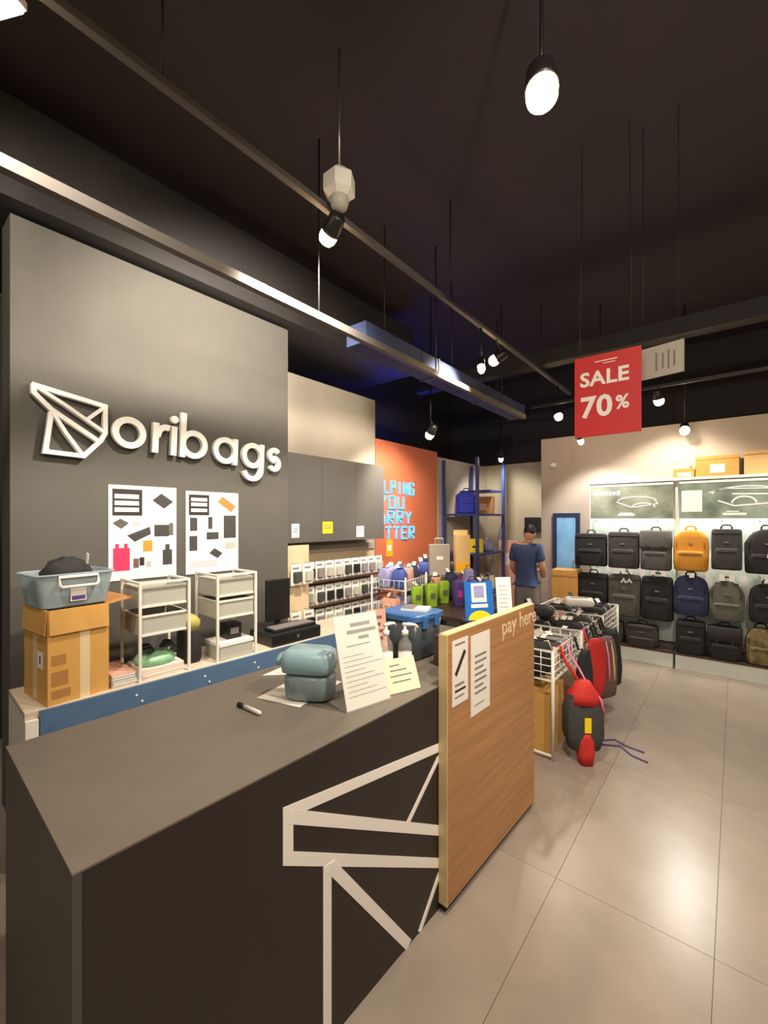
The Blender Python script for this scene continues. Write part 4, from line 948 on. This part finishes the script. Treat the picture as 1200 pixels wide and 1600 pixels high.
cdz = thing('bag_cord', 'thin purple drawcord trailing on the floor beside the hanging bags', 'cord', (-.70,3.55,0))
for pts in [[(-.1,-.05,.006),(0,.05,.006),(.08,.0,.006),(.2,-.02,.006)],[(-.08,-.10,.006),(.05,-.03,.006),(.14,-.12,.006),(.24,-.15,.006)]]: tube('cord_strand', pts, .005, 'purple', cdz, 6)

# ------------------------------------------------------------------ person
def skin_mesh(name, verts, edges, radii, m, parent, sub=2, root=0):
    me = bpy.data.meshes.new(name); me.from_pydata(verts, edges, []); o = bpy.data.objects.new(name, me); C.objects.link(o)
    sk = o.modifiers.new('skin', 'SKIN'); sk.use_smooth_shade = True; sb = o.modifiers.new('sub', 'SUBSURF'); sb.levels = sub; sb.render_levels = sub
    lay = me.skin_vertices[0] if me.skin_vertices else None
    for i, r in enumerate(radii):
        lay.data[i].radius = r if isinstance(r, tuple) else (r, r); lay.data[i].use_root = (i == root)
    bpy.context.view_layer.update()
    ev = o.evaluated_get(bpy.context.evaluated_depsgraph_get()); nm3 = bpy.data.meshes.new_from_object(ev)
    bpy.data.objects.remove(o); nm3.name = name
    return link(nm3, name, m, parent, True)
# local frame: faces -Y before rotation, x to the figure's left; z up
pe = thing('person', 'person in navy t-shirt and grey trousers looking down, seen from behind', 'person', (-2.03,5.33,0), R(186))
pe.scale = (.84,.93,.935)
V = [(0,0,.92),(0,.01,1.05),(0,.02,1.22),(0,.015,1.36),(0,0,1.44),(-.02,-.03,1.50),         #0-5 spine neck
     (.17,.01,1.39),(.215,.0,1.14),(.20,-.17,1.00),(.15,-.27,1.06),                         # 6-9 left arm
     (-.17,.01,1.39),(-.225,.0,1.13),(-.20,-.17,1.00),(-.13,-.27,1.06),                     #10-13 right arm
     (.09,0,.88),(.10,-.01,.49),(.10,.02,.08),(.10,-.10,.035),                              #14-17 left leg
     (-.09,0,.88),(-.11,-.01,.49),(-.12,.03,.08),(-.13,-.09,.035)]
E_ = [(0,1),(1,2),(2,3),(3,4),(4,5),(3,6),(6,7),(7,8),(8,9),(3,10),(10,11),(11,12),(12,13),(0,14),(14,15),(15,16),(16,17),(0,18),(18,19),(19,20),(20,21)]
Rd = [(.135,.10),(.125,.095),(.14,.10),(.135,.09),.055,.05,.062,.048,.038,.028,.062,.048,.038,.028,.085,.06,.042,.035,.085,.06,.042,.035]
body = skin_mesh('body', V, E_, Rd, 'skin', pe)
def sphere_pts(bm, c, r, sc=(1,1,1), rot=None, u=20, v=14):
    mtx = Matrix.Translation(c) @ (rot.to_matrix().to_4x4() if rot else Matrix()) @ Matrix.Diagonal((sc[0],sc[1],sc[2],1))
    bmesh.ops.create_uvsphere(bm, u_segments=u, v_segments=v, radius=r, matrix=mtx)
hd = thing_head = bpy.data.objects.new('head', bpy.data.meshes.new('head'))
bm = bmesh.new(); hr = Euler((R(32),0,R(-8)))
sphere_pts(bm, (-.03,-.055,1.575), .098, (.80,.98,1.16), hr, 24, 18)
hc = Vector((-.03,-.055,1.575)); hm = hr.to_matrix()
def hpnt(x,y,z): return hc+hm @ Vector((x,y,z))
sphere_pts(bm, hpnt(0,-.035,-.07), .055, (.85,.8,.75), hr)          # jaw
sphere_pts(bm, hpnt(0,-.102,-.02), .018, (.7,.9,1.2), hr, 10, 8)     # nose
for s in (-1,1): sphere_pts(bm, hpnt(s*.08,.0,-.015), .026, (.35,.7,1.1), hr, 10, 8)   # ears
sphere_pts(bm, hpnt(0,-.087,-.062), .018, (1.3,.5,.35), hr, 10, 6)  # lips
head = finish(bm, 'head', 'skin', pe, True)
for s in (-1,1):
    bm = bmesh.new(); sphere_pts(bm, hpnt(s*.032,-.088,.008), .011, (1.2,.6,.8), hr, 10, 8); finish(bm, 'eye', 'ink', head, True)
bm = bmesh.new(); sphere_pts(bm, hpnt(0,.014,.028), .101, (.845,.96,1.04), hr, 24, 18)
bmesh.ops.delete(bm, geom=[v for v in bm.verts if (hm.transposed() @ (v.co-hc)).z < -.045 or ((hm.transposed() @ (v.co-hc)).y < -.06 and (hm.transposed() @ (v.co-hc)).z < .06)], context='VERTS')
finish(bm, 'hair', 'hair', pe, True)
# shirt, trousers and shoes follow the body
Vs = [(0,0,.91),(0,.01,1.05),(0,.02,1.22),(0,.015,1.37),(0,.005,1.425),(.165,.01,1.385),(.205,.0,1.19),(-.165,.01,1.385),(-.21,.0,1.19)]
skin_mesh('t_shirt', Vs, [(0,1),(1,2),(2,3),(3,4),(3,5),(5,6),(3,7),(7,8)], [(.185,.145),(.16,.125),(.165,.12),(.155,.105),.07,.085,.075,.085,.075], 'shirt', pe, 2, 1)
skin_mesh('trousers', [(0,.005,.97),(0,.005,.88),(.085,0,.76),(.10,-.01,.49),(.10,.02,.10),(-.085,0,.76),(-.11,-.01,.49),(-.12,.03,.10)], [(0,1),(1,2),(2,3),(3,4),(1,5),(5,6),(6,7)], [(.155,.115),(.178,.135),.108,.08,.065,.108,.08,.065], 'trousers', pe, 2, 0)
for x, y in ((.10,-.03),(-.125,-.02)):
    bm = bmesh.new(); loft(bm, [sup(x,y,z,a,b_,.7,18) for z,a,b_ in [(0,.045,.13),(.02,.05,.135),(.05,.045,.11),(.09,.038,.06)]]); finish(bm, 'shoe', 'black_plastic', pe, True)
# hands: palm and five fingers, rooted on the wrists
def hand(wrist, d, side):
    d = Vector(d).normalized(); a = Vector((side,0,0)); n = d.cross(a).normalized(); a = n.cross(d).normalized()
    w = Vector(wrist); vs = [w, w+d*.045, w+d*.085]; es = [(0,1),(1,2)]; rs = [.024,(.036,.018),(.036,.016)]
    for k, (off, ln) in enumerate([(-.030,.065),(-.010,.075),(.010,.07),(.029,.055)]):
        b0 = len(vs); p = w+d*.088+a*off; vs += [p, p+d*ln*.5-n*.006, p+d*ln*.8-n*.025]; es += [(2,b0),(b0,b0+1),(b0+1,b0+2)]; rs += [.009,.0085,.007]
    b0 = len(vs); p = w+d*.03-a*.034; vs += [p, p+d*.03-a*.018, p+d*.055-a*.02-n*.008]; es += [(1,b0),(b0,b0+1),(b0+1,b0+2)]; rs += [.011,.010,.008]
    skin_mesh('hand', [tuple(v) for v in vs], es, rs, 'skin', pe, 1)
hand((.15,-.265,1.058), (-.25,-.8,.15), 1); hand((-.13,-.265,1.058), (.25,-.8,.15), -1)
a_ = R(186); ph = thing('phone', 'small dark phone held in the hands of the person', 'phone', (-2.03+.355*math.sin(a_), 5.33-.355*math.cos(a_), 1.035), a_)
box('case', (-.075,-.036,0), (.075,.036,.009), 'black_plastic', ph, .002); box('screen', (-.07,-.032,.0091), (.07,.032,.0096), 'ink', ph)
